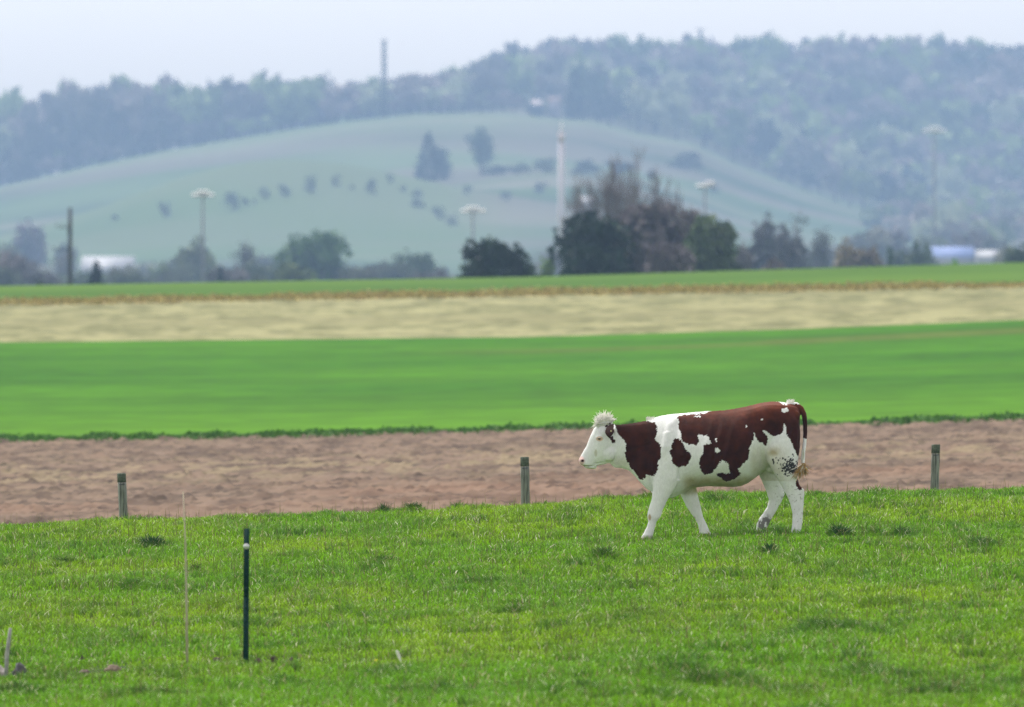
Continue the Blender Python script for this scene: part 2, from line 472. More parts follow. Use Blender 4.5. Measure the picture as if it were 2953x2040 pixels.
tipx, tipy = np.cos(la) * lean, np.sin(la) * lean
V = np.empty((N, 5, 3), np.float32)
V[:, 0] = np.stack([x - wx, d - wy, z], -1); V[:, 1] = np.stack([x + wx, d + wy, z], -1)
mz = z + hgt * .62; mx = x + tipx * .32; my = d + tipy * .32
V[:, 2] = np.stack([mx + wx * .8, my + wy * .8, mz], -1); V[:, 3] = np.stack([mx - wx * .8, my - wy * .8, mz], -1)
V[:, 4] = np.stack([x + tipx, d + tipy, z + hgt * (1 - .25 * (lean / hgt)**2)], -1)
base = np.arange(N)[:, None] * 5
q = base + np.array([[0, 1, 2, 3]]); t = base + np.array([[3, 2, 4]])
c = lerp((.178, .42, .003), (.29, .50, .008), ss(.3, .7, patch2))
c = lerp(c, c * 0 + np.array((.11, .27, .012)), ss(.5, .75, patch) * .6)
foreg = ss(96, 84, d); c = lerp(c, c * 0 + np.array((.17, .44, .006)), foreg * .55)
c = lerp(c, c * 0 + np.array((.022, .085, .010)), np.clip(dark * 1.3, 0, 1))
c = lerp(c, c * 0 + np.array((.06, .18, .012)), cl2 * .6)
c *= (.50 + .95 * rng.random((N, 1)) ** 1.3)
dry = rng.random(N); c[dry < .06] = np.array((.42, .38, .18)); c[dry < .022] = np.array((.74, .76, .52))
c[stalk] = np.array((.16, .15, .05))
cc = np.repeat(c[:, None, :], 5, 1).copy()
cc[:, 0:2] *= .45  # blade feet darkened, self-shadow painted into the tint
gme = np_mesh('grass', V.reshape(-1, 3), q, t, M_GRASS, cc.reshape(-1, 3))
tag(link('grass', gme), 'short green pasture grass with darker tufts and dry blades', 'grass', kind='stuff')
del V, cc, c

# ------------------------------------------------------------------ leafy clumps, weeds, woodland templates
def leaves(centres, size, rng, up=0.0):
    """random quads, each bent over the middle is not needed at this distance"""
    n = len(centres)
    a = rng.normal(size=(n, 3)); a /= np.linalg.norm(a, axis=1)[:, None]
    b = rng.normal(size=(n, 3)); b -= (a * b).sum(1)[:, None] * a; b /= np.linalg.norm(b, axis=1)[:, None]
    s = (size * (.5 + .8 * rng.random(n)))[:, None]
    a = a * s; b = b * s * .7
    V = np.stack([centres - a - b * .4, centres - a * .2 + b, centres + a + b * .3, centres + a * .1 - b], 1)
    q = np.arange(n)[:, None] * 4 + np.array([[0, 1, 2, 3]])
    return V.reshape(-1, 3), q

def weed_strip(name, label, curve_d, n, px0, px1, height, spread, cols, seed, clump=3.0, gaps=.35, leaf=.08):
    rg = np.random.default_rng(seed)
    px = px0 + (px1 - px0) * rg.random(n)
    dd_ = curve_d + rg.normal(size=n) * spread
    xx_ = (px - CX) / F * dd_
    k = fbm(xx_ / clump, dd_ * 0 + 3.3, seed, 3)
    k = ss(gaps, gaps + .3, k)
    hh = height * k * (.35 + .65 * rg.random(n))
    zz_ = H(xx_, dd_) + hh * rg.random(n)
    V, q = leaves(np.stack([xx_, dd_, zz_], -1), np.full(n, leaf), rg)
    col = lerp(cols[0], cols[1], rg.random(n)) * (.7 + .6 * rg.random((n, 1)))
    me = np_mesh(name, V, q, None, M_LEAF, np.repeat(col, 4, 0))
    return tag(link(name, me), label, 'weeds', kind='stuff')
weed_strip('field_margin_weeds', 'dark green weeds along the near edge of the bright green crop', 231.5, 30000, -400, 3350, .13, 1.6, ((.04, .12, .012), (.07, .19, .02)), 201, .5, .30, .045)
weed_strip('dry_grass', 'straw-coloured dry grass strip between the far dark green field and the pale stubble', 459.5, 24000, -400, 3350, .20, 2.4, ((.20, .19, .05), (.42, .36, .13)), 203, 2.5, .2, .08)

# ------------------------------------------------------------------ trees
def round_crown(rg, n, w, h, lobes=14, squat=1.0):
    """leaf centres in a lumpy crown of unit box: width w, height h, base z=0"""
    L = []
    for i in range(lobes):
        a = rg.random() * math.tau; r = math.sqrt(rg.random()) * .30 * w
        zz_ = h * (.25 + .52 * rg.random())
        k = 1 - .5 * abs(zz_ / h - .45)
        L.append((math.cos(a) * r * k * 1.15, math.sin(a) * r * k * 1.15, zz_, w * (.16 + .12 * rg.random()), h * (.14 + .12 * rg.random())))
    L.append((0, 0, h * .55, w * .28, h * .38))
    L = np.array(L)
    k = rg.integers(0, len(L), n)
    v = rg.normal(size=(n, 3)); v /= np.linalg.norm(v, axis=1)[:, None]
    rr = (rg.random(n) ** .35)[:, None]
    P = L[k, :3] + v * rr * np.stack([L[k, 3], L[k, 3], L[k, 4]], -1)
    return P, k
def cone_crown(rg, n, w, h, power=.9, low=.02):
    t = low + (1 - low) * (1 - np.sqrt(rg.random(n)))
    tier = np.abs(((t * 11) % 1) - .5)
    r = w * .5 * (1 - t) ** power * (.80 + .35 * tier) * (rg.random(n) ** .4)
    a = rg.random(n) * math.tau
    lump = 1 + .18 * np.sin(a * 3 + t * 9)
    return np.stack([np.cos(a) * r * lump, np.sin(a) * r * lump, t * h], -1), (t * 10).astype(int)
def limbs(mb, rg, h, w, r0, n=6):
    top = h * .62
    lean = rg.normal() * .03 * h
    mb.tube([(0, 0, -.3), (lean * .3, 0, h * .2), (lean * .7, 0, h * .42), (lean, 0, top)], [r0 * 1.25, r0, r0 * .7, r0 * .3], 7)
    for i in range(n):
        a = rg.random() * math.tau; z0 = h * (.22 + .3 * rg.random())
        L = w * (.22 + .14 * rg.random())
        p0 = Vector((lean * z0 / top, 0, z0)); p2 = p0 + Vector((math.cos(a) * L, math.sin(a) * L, h * (.14 + .2 * rg.random())))
        p1 = (p0 + p2) / 2 + Vector((0, 0, -.03 * h))
        mb.tube([p0, p1, p2], [r0 * .5, r0 * .35, r0 * .12], 5)
def bare(mb, rg, h, w, r0, depth=4, upright=.6, stems=1):
    def grow(p, dirv, L, r, k):
        q = p + dirv * L
        m = (p + q) / 2 + Vector((rg.normal(), rg.normal(), 0)) * L * .05
        mb.tube([p, m, q], [r, r * .8, r * .6], 4 if k > 1 else 3, cap=False)
        if k == 0: return
        for _ in range(3 if k > 1 else 4):
            nd = (dirv * (1.1 if k > 2 else .9) + Vector((rg.normal(), rg.normal(), abs(rg.normal()) * upright)) * .42).normalized()
            grow(p + dirv * L * (.55 + .45 * rg.random()), nd, L * (.60 + .18 * rg.random()), max(r * .55, .012), k - 1)
    for s_ in range(stems):
        a = rg.random() * math.tau
        st = Vector((math.cos(a), math.sin(a), 0)) * (w * .18 if stems > 1 else 0) * rg.random()
        dv = Vector((st.x * .35 + rg.normal() * .06, st.y * .35, 1)).normalized()
        grow(Vector((st.x * .3, st.y * .3, -.3)), dv, h * .26, r0, depth)

def tree(name, label, px0, px1, ytop, d, kind, col, seed, cat='tree', group=None, n=None, low=.0, base_z=None):
    """a tree whose crown spans px0..px1 and tops out at row ytop when it stands at distance d"""
    rg = np.random.default_rng(seed)
    g = ground((px0 + px1) / 2, d)
    h = ZC - (ytop - YH) * d / F - g.z
    w = (px1 - px0) * d / F
    t = empty(name, g, label, cat, group)
    leaf = max(w, h) / 21
    n = n or 900
    if kind == 'bare':
        mb = MB(); mb2 = MB()
        stems = 1 if w < h * .9 else 3
        mb.tube([(0, 0, -.3), (0, 0, h * .16), (rg.normal() * .02 * h, 0, h * .3)], [h * .03, h * .024, h * .018], 7)
        bare(mb2, rg, h * 1.0, w, h * .016, 5, .8, stems=stems + 2)
        V = np.concatenate(mb2.v); 
        sx = w / max(1e-3, (V[:, 0].max() - V[:, 0].min())); sz = h / V[:, 2].max()
        for v in mb2.v: v[:, 0] *= sx; v[:, 1] *= sx; v[:, 2] *= sz
        link('trunk', mb.mesh('trunk', M_BARK), t)
        m2 = mb2.mesh('branches', M_TWIG)
        link('branches', m2, t)
        if col is not None:     # a few opening buds on the twig ends; this crown mesh holds only buds
            V = np.concatenate(mb2.v); V = V[V[:, 2] > h * .3]
            P = V[rg.integers(0, len(V), n // 2)] + rg.normal(size=(n // 2, 3)) * leaf * .5
            LV, q = leaves(P, np.full(len(P), leaf * .42), rg)
            cc_ = np.array(col) * (.7 + .6 * rg.random((len(P), 1)))
            link('crown', np_mesh('crown', LV, q, None, M_LEAF, np.repeat(cc_, 4, 0)), t)
        return t
    mb = MB()
    if kind == 'cone':
        P, k = cone_crown(rg, n, w, h, .85)
        mb.tube([(0, 0, -.3), (0, 0, h * .5), (0, 0, h * .93)], [h * .025, h * .015, h * .004], 6)
    elif kind == 'shrub':
        P, k = round_crown(rg, n, w * 1.05, h * 1.12, 9)
        P[:, 2] = np.abs(P[:, 2] - h * .12)
        limbs(mb, rg, h, w, h * .03, 4)
    else:
        P, k = round_crown(rg, n, w * 1.08, h * 1.02, 18)
        if low < .5: 
            P2, k2 = round_crown(rg, n // 3, w * .9, h * .7, 8); P = np.concatenate([P, P2]); k = np.concatenate([k, k2 + 30])
        limbs(mb, rg, h, w, max(h * .028, .06))
    V, q = leaves(P, np.full(len(P), leaf), rg)
    kt = np.array([rg.random() for _ in range(64)])[k % 64]
    cc_ = np.array(col) * (.62 + .62 * kt[:, None]) * (.8 + .4 * rg.random((len(P), 1)))
    link('trunk', mb.mesh('trunk', M_BARK), t)
    link('crown', np_mesh('crown', V, q, None, M_LEAF, np.repeat(cc_, 4, 0)), t)
    return t

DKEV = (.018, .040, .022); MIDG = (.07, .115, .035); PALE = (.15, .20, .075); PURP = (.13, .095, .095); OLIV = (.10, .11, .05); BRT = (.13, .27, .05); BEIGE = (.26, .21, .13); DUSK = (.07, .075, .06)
G1 = 'trees in the valley behind the green ridge'
T = [
 ('blossom_tree', 'pale mauve blossoming tree at the far left edge behind the ridge', -60, 128, 722, 1050, 'round', (.19, .165, .17), 301),
 ('shrub', 'low dark shrub just left of the dark utility pole foot', 78, 152, 793, 800, 'shrub', DKEV, 302),
 ('bush', 'faint mauve tree on the hill foot above the far left blossom tree', 25, 140, 628, 1800, 'round', (.15, .12, .14), 303),
 ('tree', 'thin grey-green tree right behind the dark utility pole', 120, 230, 712, 1350, 'bare', (.16, .17, .12), 304),
 ('conifer', 'dark pointed conifer in front of the long white barn roof', 230, 328, 736, 760, 'cone', (.014, .032, .030), 305),
 ('dome_tree', 'low pale green domed tree right of the white barn', 395, 510, 742, 1150, 'round', (.12, .17, .08), 306),
 ('budding_tree', 'pale yellow-green tree behind the leftmost floodlight pole', 500, 622, 680, 1250, 'round', (.17, .20, .10), 307),
 ('conifer', 'small dark conifer at the foot of the leftmost floodlight pole', 602, 668, 762, 900, 'cone', (.02, .045, .035), 308),
 ('slender_tree', 'slender bluish bare tree between leftmost floodlight pole and big round tree', 668, 748, 686, 1150, 'bare', (.08, .09, .07), 309),
 ('round_tree', 'large round green tree, the biggest crown left of the evergreens', 815, 1032, 652, 1100, 'round', (.07, .15, .045), 310),
 ('bush', 'light green arching bush below the left side of the large round tree', 765, 925, 744, 950, 'shrub', (.13, .18, .07), 311),
 ('tree', 'dark low tree under the large round tree', 800, 905, 768, 900, 'shrub', (.035, .055, .04), 312),
 ('tree', 'low bluish tree between the large round tree and its right neighbour', 1025, 1150, 744, 1150, 'shrub', (.06, .07, .065), 313),
 ('round_tree', 'medium round green tree right of the low bluish tree', 1105, 1262, 704, 1150, 'round', (.07, .115, .05), 314),
 ('evergreen', 'dark evergreen clump with a high left hump beside the third pole', 1330, 1462, 683, 640, 'round', DKEV, 315),
 ('evergreen', 'dark evergreen with a narrow hump, right half of the dark clump', 1440, 1530, 694, 640, 'round', DKEV, 316),
 ('evergreen', 'low dark evergreen at the left end of the dark clump', 1316, 1400, 732, 620, 'shrub', (.022, .045, .026), 317),
 ('bush', 'yellow-green bush between the two dark evergreen groups', 1520, 1606, 728, 660, 'shrub', (.10, .17, .04), 318),
 ('bush', 'small dark bush at the left foot of the yellow-green bush', 1495, 1560, 748, 640, 'shrub', (.04, .07, .03), 319),
 ('big_evergreen', 'biggest dark evergreen, broad and rounded, under the bare tall trees', 1598, 1840, 606, 630, 'round', (.017, .038, .026), 320),
 ('evergreen', 'dark evergreen skirt in front of the biggest evergreen', 1606, 1760, 690, 610, 'shrub', (.016, .036, .026), 321),
 ('bare_tree', 'bare grey-brown tree rising over the left of the biggest evergreen', 1622, 1768, 500, 672, 'bare', None, 322),
 ('bare_tree', 'bare tree with a rounded twiggy crown, second from the left of the bare group', 1655, 1850, 446, 676, 'bare', None, 341),
 ('bare_tree', 'tallest bare tree of the clump with fine upright twigs', 1730, 1925, 404, 680, 'bare', None, 323),
 ('bare_tree', 'bare upright tree directly right of the tallest bare tree', 1830, 1985, 470, 676, 'bare', None, 324),
 ('bare_tree', 'short bare tree at the right end of the bare group over the budding trees', 1890, 2010, 520, 672, 'bare', None, 342),
 ('budding_tree', 'mauve-brown budding tree right of the biggest evergreen', 1780, 1965, 566, 660, 'round', (.155, .135, .15), 325),
 ('budding_tree', 'mauve-brown budding tree in front of the green tree', 1900, 2060, 580, 660, 'round', (.16, .14, .15), 326),
 ('budding_tree', 'low mauve bush at the foot of the budding trees', 1820, 2010, 690, 625, 'shrub', (.15, .13, .15), 327),
 ('green_tree', 'leafy green tree at the right end of the central clump', 1972, 2132, 600, 656, 'round', (.10, .145, .075), 328),
 ('bare_tree', 'wide bluish bare tree right of the central clump', 2140, 2250, 612, 900, 'bare', (.06, .06, .07), 329),
 ('bare_tree', 'dense bluish bare tree with darker right half', 2225, 2325, 606, 880, 'bare', (.05, .055, .06), 330),
 ('slim_tree', 'slim faint bare tree right of the dense bluish one', 2335, 2400, 650, 1000, 'bare', (.09, .10, .09), 331),
 ('small_tree', 'small beige budding tree, left one of the beige pair', 2405, 2480, 682, 850, 'round', BEIGE, 332),
 ('small_tree', 'small beige budding tree, right one of the beige pair', 2470, 2548, 702, 850, 'round', (.22, .18, .13), 333),
 ('shrub', 'small green pointed shrub right of the beige trees', 2543, 2590, 713, 820, 'cone', (.06, .13, .045), 334),
 ('tree', 'thin green tree left of the blue-roofed building', 2595, 2690, 682, 950, 'round', (.07, .11, .05), 335),
 ('bush', 'bright green bush in front of the blue-roofed building', 2688, 2790, 738, 720, 'shrub', BRT, 336),
 ('tree', 'green tree at the right edge beside the long white building', 2885, 3010, 686, 850, 'round', (.06, .10, .045), 337),
 ('bush', 'grey-mauve bare bush left of the wide bluish bare tree', 2100, 2180, 690, 760, 'bare', (.08, .08, .08), 338),
 ('bush', 'rust-brown low bush below the dense bluish bare tree', 2180, 2300, 716, 760, 'shrub', (.11, .085, .08), 339),
 ('low_tree', 'low grey-green tree between the white barn and the domed tree', 318, 420, 768, 1050, 'shrub', (.12, .15, .09), 340),
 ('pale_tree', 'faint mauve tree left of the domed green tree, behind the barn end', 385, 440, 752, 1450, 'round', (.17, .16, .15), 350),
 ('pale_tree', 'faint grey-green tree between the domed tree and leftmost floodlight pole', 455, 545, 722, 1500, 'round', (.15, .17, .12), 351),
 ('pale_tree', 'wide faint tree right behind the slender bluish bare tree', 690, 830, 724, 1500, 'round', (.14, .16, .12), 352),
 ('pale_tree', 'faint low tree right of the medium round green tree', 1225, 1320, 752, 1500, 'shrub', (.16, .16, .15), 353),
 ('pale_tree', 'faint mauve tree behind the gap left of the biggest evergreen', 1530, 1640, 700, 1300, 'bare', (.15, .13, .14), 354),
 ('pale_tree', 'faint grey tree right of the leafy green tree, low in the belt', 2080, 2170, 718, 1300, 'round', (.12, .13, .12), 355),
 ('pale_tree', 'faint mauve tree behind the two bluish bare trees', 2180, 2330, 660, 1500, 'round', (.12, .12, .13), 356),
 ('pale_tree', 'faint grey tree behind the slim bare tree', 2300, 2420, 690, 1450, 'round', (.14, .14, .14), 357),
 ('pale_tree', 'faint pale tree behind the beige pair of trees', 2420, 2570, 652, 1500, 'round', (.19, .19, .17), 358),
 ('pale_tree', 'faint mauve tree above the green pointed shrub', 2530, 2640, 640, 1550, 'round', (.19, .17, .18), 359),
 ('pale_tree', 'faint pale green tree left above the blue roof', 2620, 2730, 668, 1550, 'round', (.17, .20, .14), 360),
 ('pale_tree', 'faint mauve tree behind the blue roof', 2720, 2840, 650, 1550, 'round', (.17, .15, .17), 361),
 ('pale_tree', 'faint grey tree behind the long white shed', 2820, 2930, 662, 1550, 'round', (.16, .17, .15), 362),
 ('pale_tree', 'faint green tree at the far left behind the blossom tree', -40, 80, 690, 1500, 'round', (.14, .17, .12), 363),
 ('dark_bush', 'small dark bush in the ridge line left of the big round tree foot', 700, 780, 778, 900, 'shrub', (.08, .10, .07), 364),
 ('dark_bush', 'small dark bush under the medium round green tree', 1160, 1260, 764, 950, 'shrub', (.06, .07, .06), 365),
 ('tree', 'dense blue-grey tree crown mass behind the wide bluish bare tree', 2138, 2332, 618, 900, 'round', (.085, .09, .10), 370),
 ('tree', 'grey-green tree between the medium round tree and the dark evergreen clump', 1245, 1335, 765, 1100, 'shrub', (.09, .12, .08), 371),
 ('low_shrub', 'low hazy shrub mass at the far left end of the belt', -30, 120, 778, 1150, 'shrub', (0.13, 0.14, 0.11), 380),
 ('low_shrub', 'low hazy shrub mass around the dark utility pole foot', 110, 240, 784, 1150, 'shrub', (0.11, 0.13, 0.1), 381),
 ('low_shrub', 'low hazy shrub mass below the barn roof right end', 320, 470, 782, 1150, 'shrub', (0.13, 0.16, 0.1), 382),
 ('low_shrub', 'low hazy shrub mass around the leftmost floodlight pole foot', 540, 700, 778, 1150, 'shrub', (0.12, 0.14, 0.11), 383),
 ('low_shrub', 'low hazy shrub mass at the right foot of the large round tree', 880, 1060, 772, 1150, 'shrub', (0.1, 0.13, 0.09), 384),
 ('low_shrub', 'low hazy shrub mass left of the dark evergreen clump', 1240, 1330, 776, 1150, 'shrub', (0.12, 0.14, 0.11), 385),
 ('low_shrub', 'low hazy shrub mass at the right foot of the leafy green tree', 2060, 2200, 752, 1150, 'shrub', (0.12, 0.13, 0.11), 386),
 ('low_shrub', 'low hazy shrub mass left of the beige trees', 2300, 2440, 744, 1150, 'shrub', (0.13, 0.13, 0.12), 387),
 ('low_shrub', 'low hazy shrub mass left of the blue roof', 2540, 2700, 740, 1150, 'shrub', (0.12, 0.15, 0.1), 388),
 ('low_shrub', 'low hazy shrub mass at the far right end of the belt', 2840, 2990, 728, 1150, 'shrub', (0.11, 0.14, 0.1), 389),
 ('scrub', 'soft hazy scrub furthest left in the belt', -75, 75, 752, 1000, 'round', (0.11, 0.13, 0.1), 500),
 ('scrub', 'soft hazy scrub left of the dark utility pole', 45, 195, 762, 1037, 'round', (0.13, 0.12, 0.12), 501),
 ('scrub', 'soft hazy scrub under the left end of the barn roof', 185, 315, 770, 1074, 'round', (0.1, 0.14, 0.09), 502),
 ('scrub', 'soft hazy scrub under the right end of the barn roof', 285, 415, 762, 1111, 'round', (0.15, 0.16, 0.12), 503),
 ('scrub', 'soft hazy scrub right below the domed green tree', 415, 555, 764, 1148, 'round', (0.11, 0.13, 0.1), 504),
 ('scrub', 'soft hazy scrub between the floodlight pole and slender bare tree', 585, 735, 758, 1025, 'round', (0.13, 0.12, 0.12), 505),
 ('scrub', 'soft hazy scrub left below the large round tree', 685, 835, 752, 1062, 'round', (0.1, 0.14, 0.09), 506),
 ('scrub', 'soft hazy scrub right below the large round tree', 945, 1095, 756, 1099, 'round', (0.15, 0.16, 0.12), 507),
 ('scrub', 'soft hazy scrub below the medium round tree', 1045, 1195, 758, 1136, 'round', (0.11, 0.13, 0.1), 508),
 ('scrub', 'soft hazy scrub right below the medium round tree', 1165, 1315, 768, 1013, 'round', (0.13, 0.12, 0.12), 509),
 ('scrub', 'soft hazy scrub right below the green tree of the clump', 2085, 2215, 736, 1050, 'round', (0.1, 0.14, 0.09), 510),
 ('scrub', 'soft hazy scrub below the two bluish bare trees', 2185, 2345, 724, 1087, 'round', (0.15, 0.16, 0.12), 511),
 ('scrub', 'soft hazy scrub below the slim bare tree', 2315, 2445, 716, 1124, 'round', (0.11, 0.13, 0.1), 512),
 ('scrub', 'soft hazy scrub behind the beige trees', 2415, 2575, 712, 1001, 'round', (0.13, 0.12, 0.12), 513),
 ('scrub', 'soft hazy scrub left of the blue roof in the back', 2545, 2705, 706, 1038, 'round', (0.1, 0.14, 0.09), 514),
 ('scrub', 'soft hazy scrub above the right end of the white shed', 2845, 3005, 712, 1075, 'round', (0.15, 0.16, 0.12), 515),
]
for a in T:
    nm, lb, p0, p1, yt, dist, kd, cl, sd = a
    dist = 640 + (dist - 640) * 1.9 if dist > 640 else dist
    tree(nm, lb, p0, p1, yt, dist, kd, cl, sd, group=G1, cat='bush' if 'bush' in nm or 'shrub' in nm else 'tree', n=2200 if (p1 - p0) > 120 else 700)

G2 = 'trees and shrubs on the green hillside'
HT = [
 ('conifer', 'dark tapering conifer, tallest tree standing alone on the hill field', 1183, 1290, 366, 2650, 'cone', (.015, .03, .02), 401, 522),
 ('evergreen', 'dark rounded tree touching the right side of the lone conifer', 1235, 1312, 412, 2660, 'round', (.02, .04, .03), 402, 518),
 ('round_tree', 'round pale green tree on a thin stem right of the lone conifer', 1338, 1442, 352, 2660, 'round', (.07, .11, .05), 403, 505),
 ('shrub', 'hillside shrub right above the slope spur, round and dark', 1046, 1092, 508, 2600, 'shrub', (.045, .07, .045), 404, 560),
 ('shrub', 'small dark shrub up and right of the round dark shrub', 1110, 1140, 498, 2640, 'shrub', (.05, .075, .05), 405, 530),
 ('shrub', 'wide dark shrub right of the leftmost floodlight pole head', 640, 706, 552, 2480, 'shrub', (.05, .075, .05), 406, 606),
 ('shrub', 'small dark shrub above the wide shrub on the slope', 742, 782, 534, 2500, 'shrub', (.06, .085, .06), 407, 574),
 ('shrub', 'faint shrub on the slope, fourth from the left in the row', 796, 842, 526, 2520, 'shrub', (.07, .10, .07), 408, 566),
 ('shrub', 'faint tall shrub on the slope, fifth from the left in the row', 868, 922, 498, 2540, 'shrub', (.08, .11, .075), 409, 556),
 ('shrub', 'faint lonely shrub left of the leftmost floodlight pole head', 454, 502, 572, 2450, 'shrub', (.085, .11, .08), 410, 628),
 ('shrub', 'pale tiny shrub left of the round dark shrub', 952, 990, 500, 2550, 'shrub', (.11, .14, .09), 411, 540),
 ('shrub', 'dark shrub at the left foot of the hillside hedge', 1180, 1230, 566, 2420, 'shrub', (.07, .09, .07), 412, 600),
 ('shrub', 'dark shrub lower down the slope left of the second floodlight pole', 1240, 1290, 592, 2380, 'shrub', (.07, .09, .07), 413, 634),
 ('pine', 'tall dark pine beside the hilltop house', 1614, 1706, 192, 2994, 'cone', (.012, .028, .02), 414, 335),
 ('evergreen', 'dark broad evergreen on the hilltop right of the tall pine', 1690, 1830, 262, 2990, 'round', (.02, .038, .03), 415, 352),
 ('hedge', 'dark hedge clump on the slope behind the bare twigs', 1640, 1740, 452, 2700, 'shrub', (.035, .05, .04), 416, 506),
 ('hedge', 'dark hedge clump right of the clump behind the bare twigs', 1740, 1840, 462, 2700, 'shrub', (.04, .055, .045), 417, 506),
 ('hedge', 'bluish hedge clump on the right slope over the floodlight pole head', 1925, 2035, 432, 2880, 'shrub', (.035, .05, .04), 418, 492),
 ('hedge', 'low hedge clump left of the hedge above the white mast', 1462, 1530, 464, 2680, 'shrub', (.05, .07, .05), 419, 506),
 ('hedge', 'low hedge clump between the round pale tree and white mast', 1390, 1470, 476, 2660, 'shrub', (.04, .06, .045), 420, 508),
 ('hedge', 'low hedge clump just left of the white mast', 1530, 1610, 450, 2700, 'shrub', (.07, .09, .06), 421, 500),
 ('low_tree', 'faint tree at the left hill foot above the barn', 150, 225, 690, 1900, 'round', (.09, .11, .08), 422, 770),
 ('scrub_bush', 'faint hillside bush, right foot of the wide dark shrub', 688, 722, 569, 3900, 'shrub', (0.09, 0.12, 0.08), 600, 596),
 ('scrub_bush', 'faint hillside bush, between the wide shrub and the next one', 724, 746, 573, 3900, 'shrub', (0.11, 0.12, 0.1), 601, 590),
 ('scrub_bush', 'faint hillside bush, down slope right of the round dark shrub', 1150, 1180, 532, 3900, 'shrub', (0.07, 0.1, 0.07), 602, 556),
 ('scrub_bush', 'faint hillside bush, beside the hedge foot on the left', 1185, 1225, 540, 3900, 'shrub', (0.09, 0.12, 0.08), 603, 572),
 ('scrub_bush', 'faint hillside bush, lowest on the slope above the dark clump', 1278, 1322, 615, 3900, 'shrub', (0.11, 0.12, 0.1), 604, 650),
 ('scrub_bush', 'faint hillside bush, left below the low hedges', 1332, 1368, 532, 3900, 'shrub', (0.07, 0.1, 0.07), 605, 560),
 ('scrub_bush', 'faint hillside bush, below the low hedges by the mast', 1440, 1480, 548, 3900, 'shrub', (0.09, 0.12, 0.08), 606, 580),
 ('scrub_bush', 'faint hillside bush, left of the white mast halfway down', 1535, 1585, 520, 3900, 'shrub', (0.11, 0.12, 0.1), 607, 560),
 ('scrub_bush', 'faint hillside bush, left of the round dark shrub', 1005, 1025, 532, 3900, 'shrub', (0.07, 0.1, 0.07), 608, 548),
 ('scrub_bush', 'faint hillside bush, far left of the hill field', 315, 345, 616, 3900, 'shrub', (0.09, 0.12, 0.08), 609, 640),
 ('scrub_bush', 'faint hillside bush, right slope beside the floodlight head', 1858, 1902, 485, 3900, 'shrub', (0.11, 0.12, 0.1), 610, 520),
 ('scrub_bush', 'faint hillside bush, right slope near the wood edge', 2040, 2080, 528, 3900, 'shrub', (0.07, 0.1, 0.07), 611, 560),
]
for a in HT:
    nm, lb, p0, p1, yt, dist, kd, cl, sd, yb = a; dist *= 1.5
    # stand it where the hill surface has row yb
    ds = np.linspace(3010, 4500, 500); xs = ((p0 + p1) / 2 - CX) / F * ds
    yy = YH + (ZC - H(xs, ds)) / ds * F
    if yb < 760 and 'hilltop' not in lb:
        ok = np.where(yy <= yb)[0]
        if len(ok): dist = float(ds[ok[0]])
    tree(nm, lb, p0, p1, yt, dist, kd, cl, sd, group=G2, cat='shrub' if nm == 'shrub' else ('hedge' if nm == 'hedge' else 'tree'), n=420)

# far woods: one mass on each side, made of whole trees
rg = np.random.default_rng(55)
def template(seed, n=130):
    r_ = np.random.default_rng(seed)
    P, k = round_crown(r_, n, 1.0, .82, 9); P[:, 2] += .18
    V, q = leaves(P, np.full(n, .13), r_)
    mb = MB(); mb.tube([(0, 0, -.05), (0, 0, .4), (0, 0, .75)], [.03, .022, .008], 4)
    for i in range(3):
        a = r_.random() * math.tau; mb.tube([(0, 0, .3 + .1 * i), (math.cos(a) * .25, math.sin(a) * .25, .55 + .1 * i)], [.014, .005], 3)
    TV = np.concatenate(mb.v); tq = np.concatenate(mb.q); tt = np.concatenate(mb.t)
    br = np.repeat(.75 + .5 * np.array([r_.random() for _ in range(20)])[k], 4)
    return V, q, br, TV, tq, tt
TPL = [template(900 + i) for i in range(10)]
LH = C([(-500, 22), (0, 21), (200, 21.5), (500, 17), (750, 15), (1000, 10.5), (1250, 8.5), (1500, 13)])
def woodland(name, label, spots):
    Vs, Qs, Ts, Cs = [], [], [], []; n0 = 0
    pal = np.array([(.06, .09, .045), (.15, .20, .09), (.25, .33, .14), (.17, .16, .15), (.28, .24, .23), (.34, .38, .25), (.04, .055, .04)])
    for (x_, d_, h_, w_) in spots:
        V, q, br, TV, tq, tt = TPL[rg.integers(0, 10)]
        a = rg.random() * math.tau; ca, sa = math.cos(a), math.sin(a)
        Rm = np.array([[ca * w_, -sa * w_, 0], [sa * w_, ca * w_, 0], [0, 0, h_]])
        z_ = float(H(np.array([x_]), np.array([d_]))[0])
        o = np.array([x_, d_, z_])
        pc = pal[min(6, int(7 * vnoise(np.array([x_ / 30]), np.array([d_ / 40]), 77)[0] * .85 + rg.random() * 1.3))] * (.9 + .2 * rg.random())
        Vs.append(V @ Rm.T + o); Qs.append(q + n0); Cs.append(pc * br[:, None]); n0 += len(V)
        Vs.append(TV @ Rm.T + o); Qs.append(tq + n0); Ts.append(tt + n0); Cs.append(np.tile((.09, .08, .075), (len(TV), 1))); n0 += len(TV)
    me = np_mesh(name, np.concatenate(Vs), np.concatenate(Qs), np.concatenate(Ts), M_LEAF, np.concatenate(Cs))
    return tag(link(name, me), label, 'woods', kind='stuff')
sp = []
for row in range(6):
    d_ = 4518 + row * 20
    for px in np.arange(-450, 1420, 62 + row * 6):
        p = px + rg.normal() * 16; dj = d_ + rg.normal() * 4
        hgt_ = 1.5 * float(LH(p)) * (.82 + .25 * rg.random()) * (1 + .04 * row)
        sp.append(((p - CX) / F * dj, dj, hgt_, (15 + 7 * rg.random())))
for px in np.arange(-450, 1500, 34):      # brushy wood edge
    p = px + rg.normal() * 8; dj = 4512 + rg.normal() * 4
    sp.append(((p - CX) / F * dj, dj, 7 + 4 * rg.random(), 9 + 4 * rg.random()))
